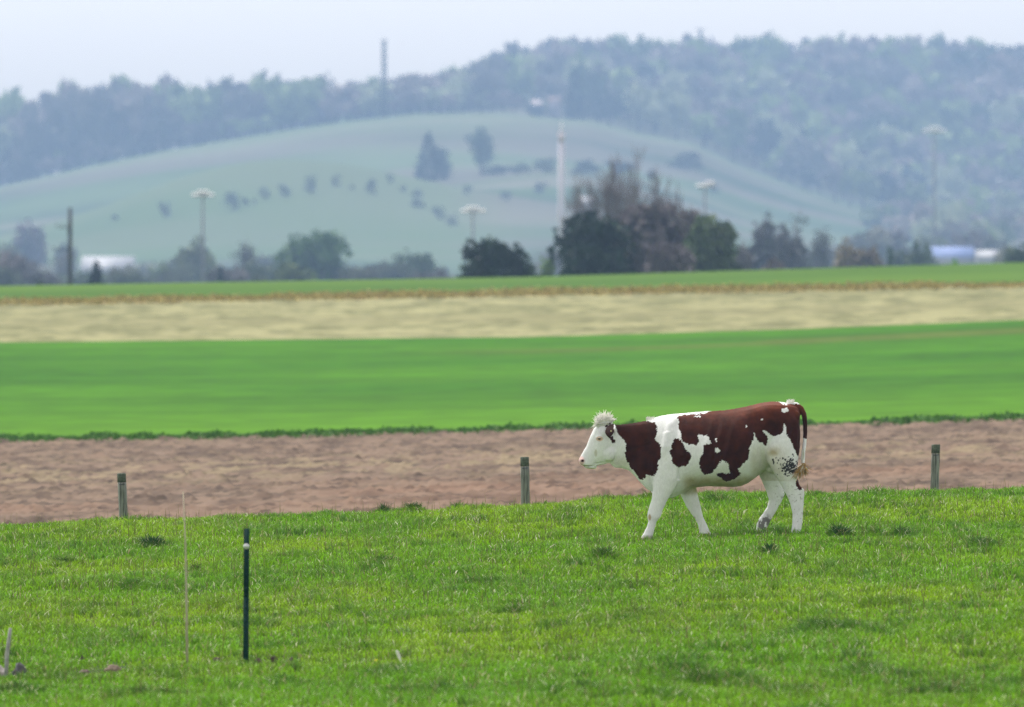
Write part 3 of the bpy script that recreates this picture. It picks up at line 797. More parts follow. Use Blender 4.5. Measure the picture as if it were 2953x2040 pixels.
for row in range(8):        # the denser mass behind, up to the notch
    d_ = 4650 + row * 95
    for px in np.arange(-450, 1270, 58):
        p = px + rg.normal() * 25
        sp.append(((p - CX) / F * d_, d_, 15 + 4 * rg.random(), 14))
woodland('woodland', 'hazy woods along the ridge behind the left hill field', sp)
sp = []
for row in range(34):
    d_ = 4515 + row * 31
    for px in np.arange(1320, 3500, 100):
        p = px + rg.normal() * 34; dj = d_ + rg.normal() * 6
        if row < 3 and p < 1640 : continue
        sp.append(((p - CX) / F * dj, dj, 14 + 10 * rg.random() ** 1.5, 14 + 8 * rg.random()))
for row in range(14):       # trees spilling down to the valley at the right
    d_ = 4440 - row * 112
    for px in np.arange(2400 + row * 32, 3500, 100):
        p = px + rg.normal() * 40; dj = d_ + rg.normal() * 20
        if float(HA(p)) > 560 or row < 1: sp.append(((p - CX) / F * dj, dj, 9 + 7 * rg.random(), 10 + 6 * rg.random()))
woodland('woodland', 'hazy wooded hillside filling the right side under the sky', sp)

# ------------------------------------------------------------------ poles, masts, buildings
M_POLE = simple('dark_pole', (.05, .055, .06), .8)
M_GPOLE = simple('grey_pole', (.22, .23, .28), .7)
M_WHITE = simple('white_metal', (.90, .89, .90), .45, var=.05)
M_MAST = simple('mast_paint', (.62, .58, .66), .5, var=.06)
M_RED = simple('red_paint', (.68, .56, .62), .5, var=.1)
M_LENS = simple('lamp_glass', (.55, .57, .60), .2, var=.1)

def floodlight(label, px, yh, d, width_px, tiers, ybase=None, dx2=0):
    g = ground(px, d); top = ZC - (yh - YH) * d / F - g.z
    t = empty('floodlight_pole', g, label, 'floodlight', 'floodlight poles beyond the ridge')
    w = width_px * d / F
    mb = MB(); mb.tube([(0, 0, -.3), (0, 0, top * .5), (0, 0, top + .15)], [5 * d / F, 4 * d / F, 3 * d / F], 10)
    link('pole', mb.mesh('pole', M_GPOLE, smooth=True), t)
    for k in range(tiers):
        zz_ = top + k * 10.5 * d / F
        ww = w * (1 - .5 * k); off = dx2 * k * d / F
        mb = MB(); mb.box((off, -.12, zz_), (ww / 2, .05, .05)); link('crossarm', mb.mesh('crossarm', M_GPOLE), t)
        n = 6 if k == 0 else 3
        for i in range(n):
            xx_ = off - ww / 2 + ww * (i + .5) / n
            mb = MB(); a_ = ww / n * .47; hh_ = (8.5 if k == 0 else 6.0) * d / F
            rings = [[(xx_ - a_, -.55, zz_ + .05), (xx_ + a_, -.55, zz_ + .05), (xx_ + a_, .10, zz_ + .05), (xx_ - a_, .10, zz_ + .05)],
                     [(xx_ - a_ * .95, -.30, zz_ + hh_ * .6), (xx_ + a_ * .95, -.30, zz_ + hh_ * .6), (xx_ + a_ * .95, .05, zz_ + hh_ * .7), (xx_ - a_ * .95, .05, zz_ + hh_ * .7)],
                     [(xx_ - a_ * .5, -.25, zz_ + hh_), (xx_ + a_ * .5, -.25, zz_ + hh_), (xx_ + a_ * .5, -.05, zz_ + hh_), (xx_ - a_ * .5, -.05, zz_ + hh_)]]
            mb.loft(rings); lo = link('lamp', mb.mesh('lamp', M_WHITE, smooth=False), t)
floodlight('leftmost floodlight pole, white lamp row on a grey pole over the valley', 585, 566, 1150, 64, 2)
floodlight('second floodlight pole, left of the dark evergreens and below the hill hedge', 1364, 612, 1300, 70, 2)
floodlight('third floodlight pole, tilted double lamp row right of the bare tall trees', 2033, 540, 1300, 52, 2, dx2=14)
floodlight('rightmost floodlight pole, white lamp row against the wooded hill', 2694, 382, 2300, 68, 2)

g = ground(202, 700); top = ZC - (600 - YH) * 700 / F - g.z
t = empty('utility_pole', g, 'dark wooden utility pole with side arms at the far left', 'utility pole')
mb = MB(); mb.tube([(0, 0, -.4), (0, 0, top * .6), (0, 0, top)], [.15, .13, .11], 12); link('pole', mb.mesh('pole', M_POLE, smooth=True), t)
for yy_, dx in ((657, -38), (722, -46)):
    z_ = ZC - (yy_ - YH) * 700 / F - g.z; L = abs(dx) * 700 / F
    mb = MB(); mb.box((-L / 2 + .1, -.17, z_), (L / 2, .03, .028))
    for k in range(3): mb.tube([(-L + L * k * .42, -.17, z_ + .05), (-L + L * k * .42, -.17, z_ + .22)], [.035, .045], 6)
    link('crossarm', mb.mesh('crossarm', M_POLE), t)
mb = MB(); zt = ZC - (655 - YH) * 700 / F - g.z
mb.tube([(0, -.25, zt - .45), (0, -.25, zt + .1)], [.14, .14], 10); link('transformer', mb.mesh('transformer', M_POLE, smooth=True), t)

g = ground(1619, 1900); top = ZC - (376 - YH) * 1900 / F - g.z
t = empty('mast', g, 'tall tapering white mast with a pinkish band near its top', 'mast')
mb = MB(); mb.tube([(0, 0, -.4), (0, 0, top * .5), (0, 0, top * .94)], [.52, .50, .46], 14); link('pole', mb.mesh('pole', M_MAST, smooth=True), t)
mb = MB(); mb.tube([(0, 0, top * .935), (0, 0, top * .985)], [.49, .49], 14); link('band', mb.mesh('band', M_RED, smooth=True), t)
mb = MB(); mb.tube([(0, 0, top * .98), (0, 0, top + .6), (0, 0, top + 1.45)], [.24, .17, .10], 8); link('antenna', mb.mesh('antenna', M_WHITE, smooth=True), t)

def lattice(label, px, ytop, d, w, barw, g=None):
    g = ground(px, d); top = ZC - (ytop - YH) * d / F - g.z
    t = empty('lattice_tower', g, label, 'tower', 'thin towers on the wooded skyline')
    k_ = d / 3000.0
    for sx in (-1, 1):
        for sy in (-1, 1):
            mb = MB(); mb.tube([(sx * w, sy * w, -.5), (sx * w * .45, sy * w * .45, top)], [.5, .36], 5); link('leg', mb.mesh('leg', M_POLE), t)
    mb = MB(); n = 16
    for i in range(n):
        a0 = w * (1 - .55 * i / n); a1 = w * (1 - .55 * (i + 1) / n); z0 = top * i / n; z1 = top * (i + 1) / n
        s_ = 1 if i % 2 else -1
        for sy in (-1, 1):
            mb.tube([(-s_ * a0, sy * a0, z0), (s_ * a1, sy * a1, z1)], .2, 4)
            mb.tube([(sy * a0, -s_ * a0, z0), (sy * a1, s_ * a1, z1)], .2, 4)
    link('bracing', mb.mesh('bracing', M_POLE), t)
    mb = MB(); mb.box((0, 0, top), (barw, .25, .16)); mb.box((0, 0, top - 1.2), (barw * .6, .2, .10))
    link('crossbar', mb.mesh('crossbar', M_POLE), t)
    mb = MB(); mb.tube([(0, 0, top), (0, 0, top + 1.2)], .08, 6); link('antenna', mb.mesh('antenna', M_POLE), t)
lattice('tall thin lattice tower standing on the left hill crest against the sky', 1108, 118, 4470, .95, 1.6)
lattice('short tower top peeking above the trees on the right skyline', 2020, 86, 5240, .9, 2.4)

M_WALL = simple('white_wall', (.22, .23, .24), .8, var=.06, scale=1)
M_ROOFW = simple('white_roof', (.36, .37, .41), .5, var=.05, scale=1)
M_BLUE = simple('blue_roof', (.17, .24, .50), .7, var=.05, scale=1)
M_DKROOF = simple('brown_roof', (.20, .14, .13), .8, var=.15, scale=1)
M_GLASS = simple('window_glass', (.05, .06, .07), .15, var=.1)
def building(name, label, px0, px1, yeave, yridge, d, depth, roofm, wallm=None, windows=3, chimney=False, cat='building'):
    wallm = wallm or M_WALL
    g = ground((px0 + px1) / 2, d); w = (px1 - px0) * d / F
    ze = ZC - (yeave - YH) * d / F - g.z; zr = ZC - (yridge - YH) * d / F - g.z
    t = empty(name, g, label, cat)
    mb = MB(); mb.box((0, 0, ze / 2 - .4), (w / 2 - .2, depth / 2 - .2, ze / 2 + .4))
    a = w / 2 - .2; b = depth / 2 - .2
    for s_ in (-1, 1): mb.add([(s_ * a, -b, ze), (s_ * a, b, ze), (s_ * a, 0, zr - .1)], t=[(0, 1, 2)])
    link('wall', mb.mesh('wall', wallm), t)
    th = .12
    V = [(-w / 2, -depth / 2, ze - .1), (w / 2, -depth / 2, ze - .1), (w / 2, 0, zr), (-w / 2, 0, zr), (-w / 2, depth / 2, ze - .1), (w / 2, depth / 2, ze - .1)]
    V += [(x_, y_, z_ + th) for x_, y_, z_ in V]
    mb = MB(); mb.add(V, q=[(0, 1, 2, 3), (3, 2, 5, 4), (7, 6, 9, 8), (8, 9, 10, 11), (0, 6, 7, 1), (4, 5, 11, 10), (0, 3, 9, 6), (3, 4, 10, 9), (1, 7, 8, 2), (2, 8, 11, 5)])
    rf = link('roof', mb.mesh('roof', roofm), t)
    if chimney:
        mb = MB(); mb.box((w * .25, depth * .12, zr + .2), (.3, .3, .8)); link('chimney', mb.mesh('chimney', M_WALL), rf)
    for i in range(windows):
        xx_ = -w / 2 + w * (i + .5) / windows
        mb = MB(); mb.box((xx_, -depth / 2 + .18, ze * .55), (min(.45, w / windows * .25), .03, min(.6, ze * .2))); link('window', mb.mesh('window', M_GLASS), t)
building('barn', 'long white-roofed barn behind the dark pointed conifer', 236, 388, 777, 741, 2700, 12, M_ROOFW, windows=4, cat='barn')
building('house', 'pale house with white roof on the hilltop left of the tall pine', 1532, 1566, 302, 290, 4480, 8, simple('pale_roof', (.5, .42, .42), .7, var=.1), windows=2, chimney=True, cat='house')
building('farm_building', 'tall pale building right beside the hilltop house', 1580, 1620, 296, 280, 4485, 8, M_DKROOF, simple('dull_wall', (.30, .27, .30), .8, var=.1), windows=1)
tree('hedge', 'long dark hedge in front of the hilltop house', 1486, 1584, 300, 4465, 'shrub', (.02, .035, .03), 431, cat='hedge', n=400)
building('house', 'pinkish white house gable seen through the bare twigs', 1668, 1716, 588, 566, 2900, 8, M_ROOFW, windows=1, cat='house')
building('warehouse', 'low building with a blue roof behind the bright green bush', 2684, 2808, 742, 714, 2200, 12, M_BLUE, windows=3)
building('long_shed', 'long white shed right of the blue-roofed building', 2812, 2898, 742, 724, 2100, 10, M_ROOFW, windows=2, cat='shed')
building('far_building', 'small pale building in the trees at the left edge', 18, 62, 772, 756, 2400, 8, M_ROOFW, windows=1)

# ------------------------------------------------------------------ fence posts
def wood_mat():
    m, nt, b = new_mat('weathered_wood')
    tc = nt.nodes.new('ShaderNodeTexCoord'); mp = nt.nodes.new('ShaderNodeMapping'); mp.inputs['Scale'].default_value = (60, 60, 4)
    n = nt.nodes.new('ShaderNodeTexNoise'); n.inputs['Scale'].default_value = 1; n.inputs['Detail'].default_value = 6
    r = nt.nodes.new('ShaderNodeValToRGB'); e = r.color_ramp.elements
    e[0].position = .34; e[0].color = (.055, .062, .045, 1); e[1].position = .66; e[1].color = (.30, .33, .29, 1)
    bp = nt.nodes.new('ShaderNodeBump'); bp.inputs['Distance'].default_value = .004
    nt.links.new(tc.outputs['Object'], mp.inputs[0]); nt.links.new(mp.outputs[0], n.inputs['Vector']); nt.links.new(n.outputs['Fac'], r.inputs[0])
    nt.links.new(r.outputs[0], b.inputs['Base Color']); nt.links.new(n.outputs['Fac'], bp.inputs['Height']); nt.links.new(bp.outputs[0], b.inputs['Normal'])
    b.inputs['Roughness'].default_value = .9
    return m
M_WOOD = wood_mat()
M_ALGAE = simple('dark_post_top', (.105, .125, .095), .95, var=.5, scale=40)
def post(label, px, ytop, wpx, leanpx, seed, fat=1.0):
    d = 128.5; rg_ = np.random.default_rng(seed)
    g = ground(px, d); top = ZC - (ytop - YH) * d / F - g.z; r = wpx * d / F / 2
    t = empty('fence_post', g, label, 'fence post', 'wooden fence posts on the pasture crest')
    lean = leanpx * d / F
    def ring(z_, rr, k=0):
        n = 20
        return [(lean * (z_ / top - 1) * -1 + math.cos(a) * rr * (1 + .05 * math.sin(3 * a + k)), math.sin(a) * rr * (1 + .05 * math.cos(2 * a + k)), z_) for a in np.linspace(0, math.tau, n, endpoint=False)]
    split = top * .86
    zs = np.linspace(-.25, split, 9)
    mb = MB(); mb.loft([ring(z_, r * (1 + .03 * rg_.normal()), z_) for z_ in zs]); link('post_shaft', mb.mesh('post_shaft', M_WOOD, smooth=True), t)
    mb = MB(); mb.loft([ring(split + .002, r * 1.005), ring(top - .012, r * 1.01), ring(top, r * .93)]); link('post_top', mb.mesh('post_top', M_ALGAE, smooth=False), t)
    mb = MB(); z_ = split - .02; mb.tube([(lean * (1 - z_ / top) - .03, -r * .98, z_), (lean * (1 - z_ / top) + .035, -r * 1.05, z_ + .004)], .004, 5); link('staple', mb.mesh('staple', M_POLE), t)
post('weathered grey wooden post, leftmost of three, leaning slightly left', 350, 1365, 25, 9, 1)
post('weathered grey wooden post between the cow head and the left post', 1513, 1318, 25, 3, 2)
post('weathered grey wooden post on the crest at the right, behind the cow', 2699, 1282, 25, -6, 3)

# green steel T post
M_TP = simple('green_steel', (.003, .034, .028), .6, var=.2, scale=30, spec=.12)
M_BOLT = simple('galvanised_bolt', (.72, .74, .78), .3, metal=.4, var=.1)
x0, d0 = hit(710, 1915)
gz = float(H(np.array([x0]), np.array([d0]))[0])
s0 = d0 / F
topz = ZC - (1525 - YH) * s0 - gz
t = empty('steel_post', (x0, d0, gz), 'dark green steel T-post with a silver bolt near its top', 'fence post')
lx = 2 * s0
mb = MB()
for z0, z1, dx0, dx1 in ((-.2, topz * .5, -lx, 0), (topz * .5, topz, 0, lx * .6)):
    mb.loft([[(dx0 - .0225, -.004, z0), (dx0 + .0225, -.004, z0), (dx0 + .0225, .003, z0), (dx0 - .0225, .003, z0)],
             [(dx1 - .0225, -.004, z1), (dx1 + .0225, -.004, z1), (dx1 + .0225, .003, z1), (dx1 - .0225, .003, z1)]])
    mb.loft([[(dx0 - .003, .003, z0), (dx0 + .003, .003, z0), (dx0 + .003, .035, z0), (dx0 - .003, .035, z0)],
             [(dx1 - .003, .003, z1), (dx1 + .003, .003, z1), (dx1 + .003, .035, z1), (dx1 - .003, .035, z1)]])
for k in range(18):
    z_ = .08 + k * (topz - .14) / 18; dx = -lx + lx * 1.6 * z_ / topz
    mb.box((dx, -.008, z_), (.008, .004, .010))
link('post_shaft', mb.mesh('post_shaft', M_TP), t)
mb = MB(); zb = ZC - (1576 - YH) * s0 - gz
mb.ellip((lx * .3, -.016, zb), (.024, .014, .024), 14, 8); mb.tube([(lx * .3, -.04, zb), (lx * .3, .03, zb)], .008, 8)
link('bolt', mb.mesh('bolt', M_BOLT, smooth=True), t)

# thin stake, grey stick, feather, dandelion, stones
M_STK = simple('dry_cane', (.42, .38, .28), .7, var=.2, scale=20)
x1, d1 = hit(540, 1935); g1 = float(H(np.array([x1]), np.array([d1]))[0]); s1 = d1 / F
t = empty('thin_cane', (x1, d1, g1), 'thin pale cane standing in the grass left of the green steel post', 'stake')
mb = MB(); h1 = ZC - (1418 - YH) * s1 - g1
mb.tube([(0, 0, -.1), (-2 * s1, 0, h1 * .35), (-5 * s1, 0, h1 * .7), (-12 * s1, 0, h1)], [.011, .010, .0065, .004], 8)
link('cane_shaft', mb.mesh('cane_shaft', M_STK, smooth=True), t)
M_GST = simple('grey_wood', (.36, .36, .36), .8, var=.3, scale=30, bump=.002)
x2, d2 = hit(16, 1955); g2 = float(H(np.array([x2]), np.array([d2]))[0]); s2 = d2 / F
mb = MB(); h2 = ZC - (1812 - YH) * s2 - g2
mb.tube([(0, 0, -.1), (4 * s2, 0, h2 * .45), (10 * s2, 0, h2 * .8), (14 * s2, 0, h2)], [.018, .017, .015, .013], 10)
o = link('wooden_stake', mb.mesh('wooden_stake', M_GST, smooth=True), loc=(x2, d2, g2)); tag(o, 'leaning grey wooden stake at the lower left edge', 'stake')
M_STONE = simple('grey_stone', (.10, .10, .115), .9, var=.5, scale=14, bump=.01)
M_SOIL = simple('dark_soil', (.07, .048, .034), .95, var=.4, scale=30, bump=.01)
def lump(name, label, px, py, wpx, hpx, mat, seed, cat, group=None, peak=0):
    x_, d_ = hit(px, py); g_ = float(H(np.array([x_]), np.array([d_]))[0]); s_ = d_ / F
    mb = MB(); mb.ellip((0, 0, 0), (1, 1, 1), 18, 12)
    V = mb.v[0]
    nz = np.array([mnoise.fractal(Vector(v * 1.7 + seed), 1, 2, 4) for v in V])
    V *= (1 + .35 * nz)[:, None]
    V[:, 2] = np.where(V[:, 2] > 0, V[:, 2] * (1 + peak * np.exp(-(V[:, 0] - .2)**2 * 6)), V[:, 2])
    V *= np.array([wpx * s_ / 2.1, wpx * s_ / 2.3, hpx * s_ * 1.15])
    V += .12 * hpx * s_ * np.array([mnoise.noise_vector(Vector(v * 90 + seed)) for v in V])
    o = link(name, mb.mesh(name, mat, smooth=True), loc=(x_, d_, g_ + .01)); return tag(o, label, cat, group)
lump('stone', 'dark grey pointed stone right of the leaning grey stake', 58, 1948, 40, 24, M_STONE, 3, 'stone', peak=.5)
lump('stone', 'pale grey low stone under the leaning grey stake at the edge', -6, 1955, 60, 22, simple('pale_stone', (.30, .28, .27), .9, var=.3, scale=20), 5, 'stone')
GS = 'soil clods in the grass along the bottom left'
lump('soil_clod', 'brown soil clod touching the right of the green steel post foot', 742, 1918, 26, 13, M_SOIL, 7, 'soil clod', GS)
lump('soil_clod', 'brown soil clod second to the right of the green steel post', 790, 1914, 20, 15, M_SOIL, 8, 'soil clod', GS)
lump('soil_clod', 'small brown soil clod between the thin cane and green post', 626, 1912, 24, 9, M_SOIL, 9, 'soil clod', GS)
lump('soil_clod', 'dark soil clod in the grass well left of the thin cane, upper one', 236, 1912, 14, 13, M_SOIL, 10, 'soil clod', GS)
lump('soil_clod', 'greyish soil clod well left of the thin cane, lower one', 244, 1950, 34, 12, simple('grey_soil', (.13, .10, .08), .95, var=.3, scale=30), 11, 'soil clod', GS)
lump('soil_clod', 'pale brown soil clod left of the thin cane, widest one', 325, 1940, 52, 14, simple('pale_soil', (.17, .13, .095), .95, var=.3, scale=30), 12, 'soil clod', GS)
lump('soil_clod', 'faint brown soil clod furthest right in the lower grass', 840, 1912, 16, 9, M_SOIL, 13, 'soil clod', GS)

M_FEA = simple('white_feather', (.85, .85, .84), .6, var=.05)
x_, d_ = hit(1157, 1922); g_ = float(H(np.array([x_]), np.array([d_]))[0]); s_ = d_ / F
mb = MB(); rings = []
for (u, w_) in ((0, .15), (.2, .45), (.5, .9), (.8, 1.0), (.95, .75), (1, .3)):
    cx_ = -u * 13 * s_; cz_ = .02 + u * 38 * s_
    rings.append([(cx_ + math.cos(a) * 5.5 * s_ * w_, math.sin(a) * .004 + .01 * math.sin(u * 3), cz_) for a in np.linspace(0, math.tau, 10, endpoint=False)])
mb.loft(rings)
tag(link('feather', mb.mesh('feather', M_FEA, smooth=True), loc=(x_, d_, g_)), 'small white feather standing upright in the grass below centre', 'feather')
M_YEL = simple('yellow_petal', (.85, .62, .04), .6, var=.1); M_STEM = simple('green_stem', (.10, .2, .04), .6)
x_, d_ = hit(1086, 1922); g_ = float(H(np.array([x_]), np.array([d_]))[0]); s_ = d_ / F
t = empty('dandelion', (x_, d_, g_), 'small yellow dandelion left of the white feather', 'flower')
mb = MB(); mb.tube([(0, 0, -.01), (.004, 0, 14 * s_)], .003, 6); link('stem', mb.mesh('stem', M_STEM), t)
mb = MB()
for k in range(26):
    a = k * 2.4; r_ = .010 + .012 * (k / 26); zz_ = 14 * s_ + .012 * (1 - k / 26)
    c_ = Vector((math.cos(a) * r_, math.sin(a) * r_, zz_)); tn = Vector((-math.sin(a), math.cos(a), 0)) * .004
    tip = c_ * 1 + Vector((math.cos(a) * .010, math.sin(a) * .010, .006)); inn = Vector((0, 0, 14 * s_))
    mb.add([tuple(inn), tuple(c_ - tn), tuple(tip), tuple(c_ + tn)], q=[(0, 1, 2, 3)])
link('flower_head', mb.mesh('flower_head', M_YEL), t)

# ------------------------------------------------------------------ cow
# traced in a side view: U grows towards the tail, W grows downwards, KS units per metre
KS = 907.8
COW_D = 116.0
cow_px = 2000.0
cow_x = (cow_px - CX) / F * COW_D
cow_z = ZC - (1542 - YH) / F * COW_D
def CP(U, W, y=0.0): return (((U - 1155.0) / KS), y, (1355.0 - W) / KS)

body = MB()
def slab(st):
    """vertical slices: (U, top, bottom, halfwidth, p, q)"""
    rings = []; n = 20
    for (U, a, b, w, p, q_) in st:
        ring = []
        for k in range(n + 1):
            t_ = k / n; f_ = max(0.0, math.sin(math.pi * t_ ** p)) ** q_
            ring.append(CP(U, a + (b - a) * t_, -w * f_))
        for k in range(n - 1, 0, -1):
            t_ = k / n; f_ = max(0.0, math.sin(math.pi * t_ ** p)) ** q_
            ring.append(CP(U, a + (b - a) * t_, w * f_))
        rings.append(ring)
    body.loft(rings)
def limb(st, sgn=1):
    """sections across a limb: (U1, W1, U2, W2, lateral centre, lateral half)"""
    rings = []
    for (u1, w1, u2, w2, y, hy) in st:
        a = Vector(CP(u1, w1)); b = Vector(CP(u2, w2)); c_ = (a + b) / 2; r = (b - a) / 2
        rings.append([(c_.x + r.x * math.cos(t_), y + hy * math.sin(t_), c_.z + r.z * math.cos(t_)) for t_ in np.linspace(0, math.tau, 20, endpoint=False)])
    body.loft(rings)

slab([(380, 345, 700, .045, 1, .7), (420, 337, 738, .068, 1, .7), (480, 335, 742, .082, 1, .65), (560, 326, 766, .095, 1, .65), (640, 313, 850, .115, .95, .65), (720, 298, 935, .150, .95, .65),
      (790, 272, 985, .190, .95, .6), (860, 253, 1015, .220, 1.0, .6), (960, 238, 1018, .240, 1.05, .6), (1060, 230, 975, .252, 1.08, .6), (1120, 224, 935, .262, 1.1, .6),
      (1180, 218, 920, .275, 1.15, .6), (1300, 210, 911, .298, 1.2, .6), (1420, 205, 913, .312, 1.2, .6), (1520, 190, 918, .312, 1.15, .6), (1600, 176, 908, .302, 1.05, .58),
      (1660, 163, 882, .290, .95, .55), (1710, 152, 846, .276, .85, .52), (1760, 142, 806, .265, .75, .5), (1820, 129, 760, .255, .68, .5), (1880, 123, 750, .245, .66, .5), (1960, 126, 760, .225, .66, .5),
      (2030, 136, 740, .195, .66, .5), (2085, 150, 640, .160, .7, .5), (2120, 172, 540, .120, .75, .55), (2138, 230, 430, .07, 1, .6)])
# shoulder and near foreleg
Y = -.165
limb([(835, 420, 985, 400, -.11, .07), (800, 560, 1010, 520, -.135, .095), (785, 700, 1040, 700, -.15, .095), (782, 820, 1035, 830, -.16, .085), (773, 930, 985, 920, -.165, .068), (765, 1030, 915, 1030, Y, .056),
      (742, 1100, 880, 1100, Y, .050), (727, 1150, 860, 1155, Y, .049), (726, 1190, 848, 1190, Y, .048), (734, 1230, 812, 1232, Y, .036), (722, 1280, 796, 1285, Y, .032), (698, 1325, 783, 1340, Y, .037), (672, 1370, 768, 1390, Y, .046), (652, 1420, 770, 1425, Y, .052)])
# far foreleg
Y = .15
limb([(1010, 740, 1190, 740, .11, .085), (1020, 900, 1180, 900, .13, .072), (1042, 1000, 1196, 990, Y, .058), (1085, 1090, 1222, 1085, Y, .048), (1130, 1160, 1236, 1150, Y, .044), (1162, 1200, 1246, 1190, Y, .038), (1188, 1240, 1262, 1225, Y, .032),
      (1204, 1290, 1284, 1270, Y, .033), (1213, 1345, 1306, 1322, Y, .040), (1215, 1392, 1328, 1376, Y, .048)])
# near hind leg
Y = -.165
limb([(1790, 330, 2120, 260, -.10, .10), (1800, 450, 2142, 400, -.125, .12), (1812, 570, 2138, 540, -.145, .125), (1835, 680, 2122, 660, -.155, .125), (1885, 770, 2110, 780, -.16, .105), (1940, 860, 2118, 855, Y, .075), (1968, 910, 2140, 905, Y, .058), (1990, 950, 2176, 935, Y, .050),
      (2018, 1000, 2178, 985, Y, .046), (2046, 1070, 2172, 1062, Y, .038), (2066, 1160, 2165, 1155, Y, .034), (2065, 1250, 2158, 1250, Y, .036), (2058, 1310, 2148, 1312, Y, .041), (2050, 1370, 2152, 1372, Y, .048)])
# far hind leg, swinging forward
Y = .14
limb([(1735, 560, 1960, 560, .10, .10), (1742, 720, 1975, 720, .13, .10), (1770, 820, 1978, 830, Y, .085), (1805, 900, 1985, 900, Y, .065), (1838, 975, 2002, 985, Y, .050), (1854, 1040, 1975, 1050, Y, .042), (1838, 1105, 1930, 1130, Y, .036), (1800, 1160, 1894, 1190, Y, .034), (1765, 1210, 1866, 1240, Y, .036),
      (1742, 1262, 1844, 1286, Y, .042), (1735, 1312, 1838, 1334, Y, .044), (1735, 1352, 1800, 1362, Y, .040)])
# head
limb([(318, 318, 425, 385, 0, .055), (262, 345, 440, 470, 0, .085), (232, 370, 452, 545, 0, .100), (208, 418, 440, 622, 0, .102), (186, 475, 395, 690, 0, .088), (160, 540, 330, 706, 0, .070), (134, 585, 270, 716, 0, .060), (112, 622, 232, 736, 0, .056),
      (96, 650, 200, 738, 0, .060), (92, 675, 150, 728, 0, .052), (100, 700, 128, 722, 0, .030)])
limb([(240, 700, 262, 745, 0, .02), (215, 700, 240, 746, 0, .036), (180, 700, 205, 748, 0, .038), (155, 705, 165, 744, 0, .030), (148, 718, 152, 738, 0, .015)])   # lower lip
for s in (-1, 1):
    body.ellip(CP(285, 455, s * .083), (.036, .022, .022))          # brow
    body.ellip(CP(370, 600, s * .060), (.070, .045, .085))          # cheek
    body.ellip(CP(125, 668, s * .040), (.026, .024, .024))          # nostril wing
    body.ellip(CP(2095, 260, s * .105), (.05, .04, .06))            # pin bone
    body.ellip(CP(2085, 940, s * -.0 - .165) if s < 0 else CP(1935, 985, .14), (.045, .040, .05))
    body.ellip(CP(800, 700, s * .135), (.050, .065, .10))           # point of shoulder
    # ear: leaf shaped, held out sideways and drooping
    rings = []
    for (u_, v_, y_, hw_, th_) in ((400, 330, .070, .026, .016), (392, 350, .105, .046, .016), (384, 378, .145, .056, .014), (380, 406, .175, .052, .013), (377, 432, .195, .036, .011), (376, 450, .202, .018, .008), (375, 460, .204, .005, .004)):
        c_ = Vector(CP(u_, v_, s * y_))
        rings.append([(c_.x + hw_ * math.cos(t_), c_.y + s * (th_ * math.sin(t_) + .012 * math.cos(t_) ** 2), c_.z + hw_ * .15 * math.cos(t_)) for t_ in np.linspace(0, math.tau, 16, endpoint=False)])
    body.loft(rings)
body.ellip(CP(334, 308, 0), (.088, .068, .056))
body.ellip(CP(288, 336, 0), (.040, .055, .034))                      # poll
body.ellip(CP(1890, 740, .0), (.09, .07, .055))                     # udder
# tail
body.tube([CP(2040, 150), CP(2105, 160, -.005), CP(2150, 190, -.01), CP(2176, 240, -.015), CP(2187, 320, -.02), CP(2188, 420, -.03), CP(2182, 500, -.06), CP(2173, 580, -.10), CP(2168, 660, -.15), CP(2166, 740, -.20)],
          [.036, .034, .030, .027, .025, .023, .021, .019, .017, .015], 12)

bm_me = body.mesh('body_raw', None)
tmp = bpy.data.objects.new('body', bm_me); COL.objects.link(tmp)
md = tmp.modifiers.new('r', 'REMESH'); md.mode = 'VOXEL'; md.voxel_size = .0074
md2 = tmp.modifiers.new('s', 'SMOOTH'); md2.factor = .5; md2.iterations = 7
dg = bpy.context.evaluated_depsgraph_get()
ev = tmp.evaluated_get(dg)
cme = bpy.data.meshes.new_from_object(ev)
tmp.modifiers.clear()
cme.name = 'body'
tmp.data = cme
n = len(cme.vertices)
co = np.empty(n * 3, np.float32); cme.vertices.foreach_get('co', co); co = co.reshape(-1, 3).astype(float)
no = np.empty(n * 3, np.float32); cme.vertices.foreach_get('normal', no); no = no.reshape(-1, 3).astype(float)
U = co[:, 0] * KS + 1155; W = 1355 - co[:, 2] * KS; Yl = co[:, 1]
near = Yl < 0

def pip(px_, py_, poly):
    poly = np.array(poly, float); inside = np.zeros(len(px_), bool)
    x1_, y1_ = poly[-1]
    for x2_, y2_ in poly:
        c_ = ((y1_ > py_) != (y2_ > py_)) & (px_ < (x2_ - x1_) * (py_ - y1_) / (y2_ - y1_ + 1e-12) + x1_)
        inside ^= c_; x1_, y1_ = x2_, y2_
    return inside
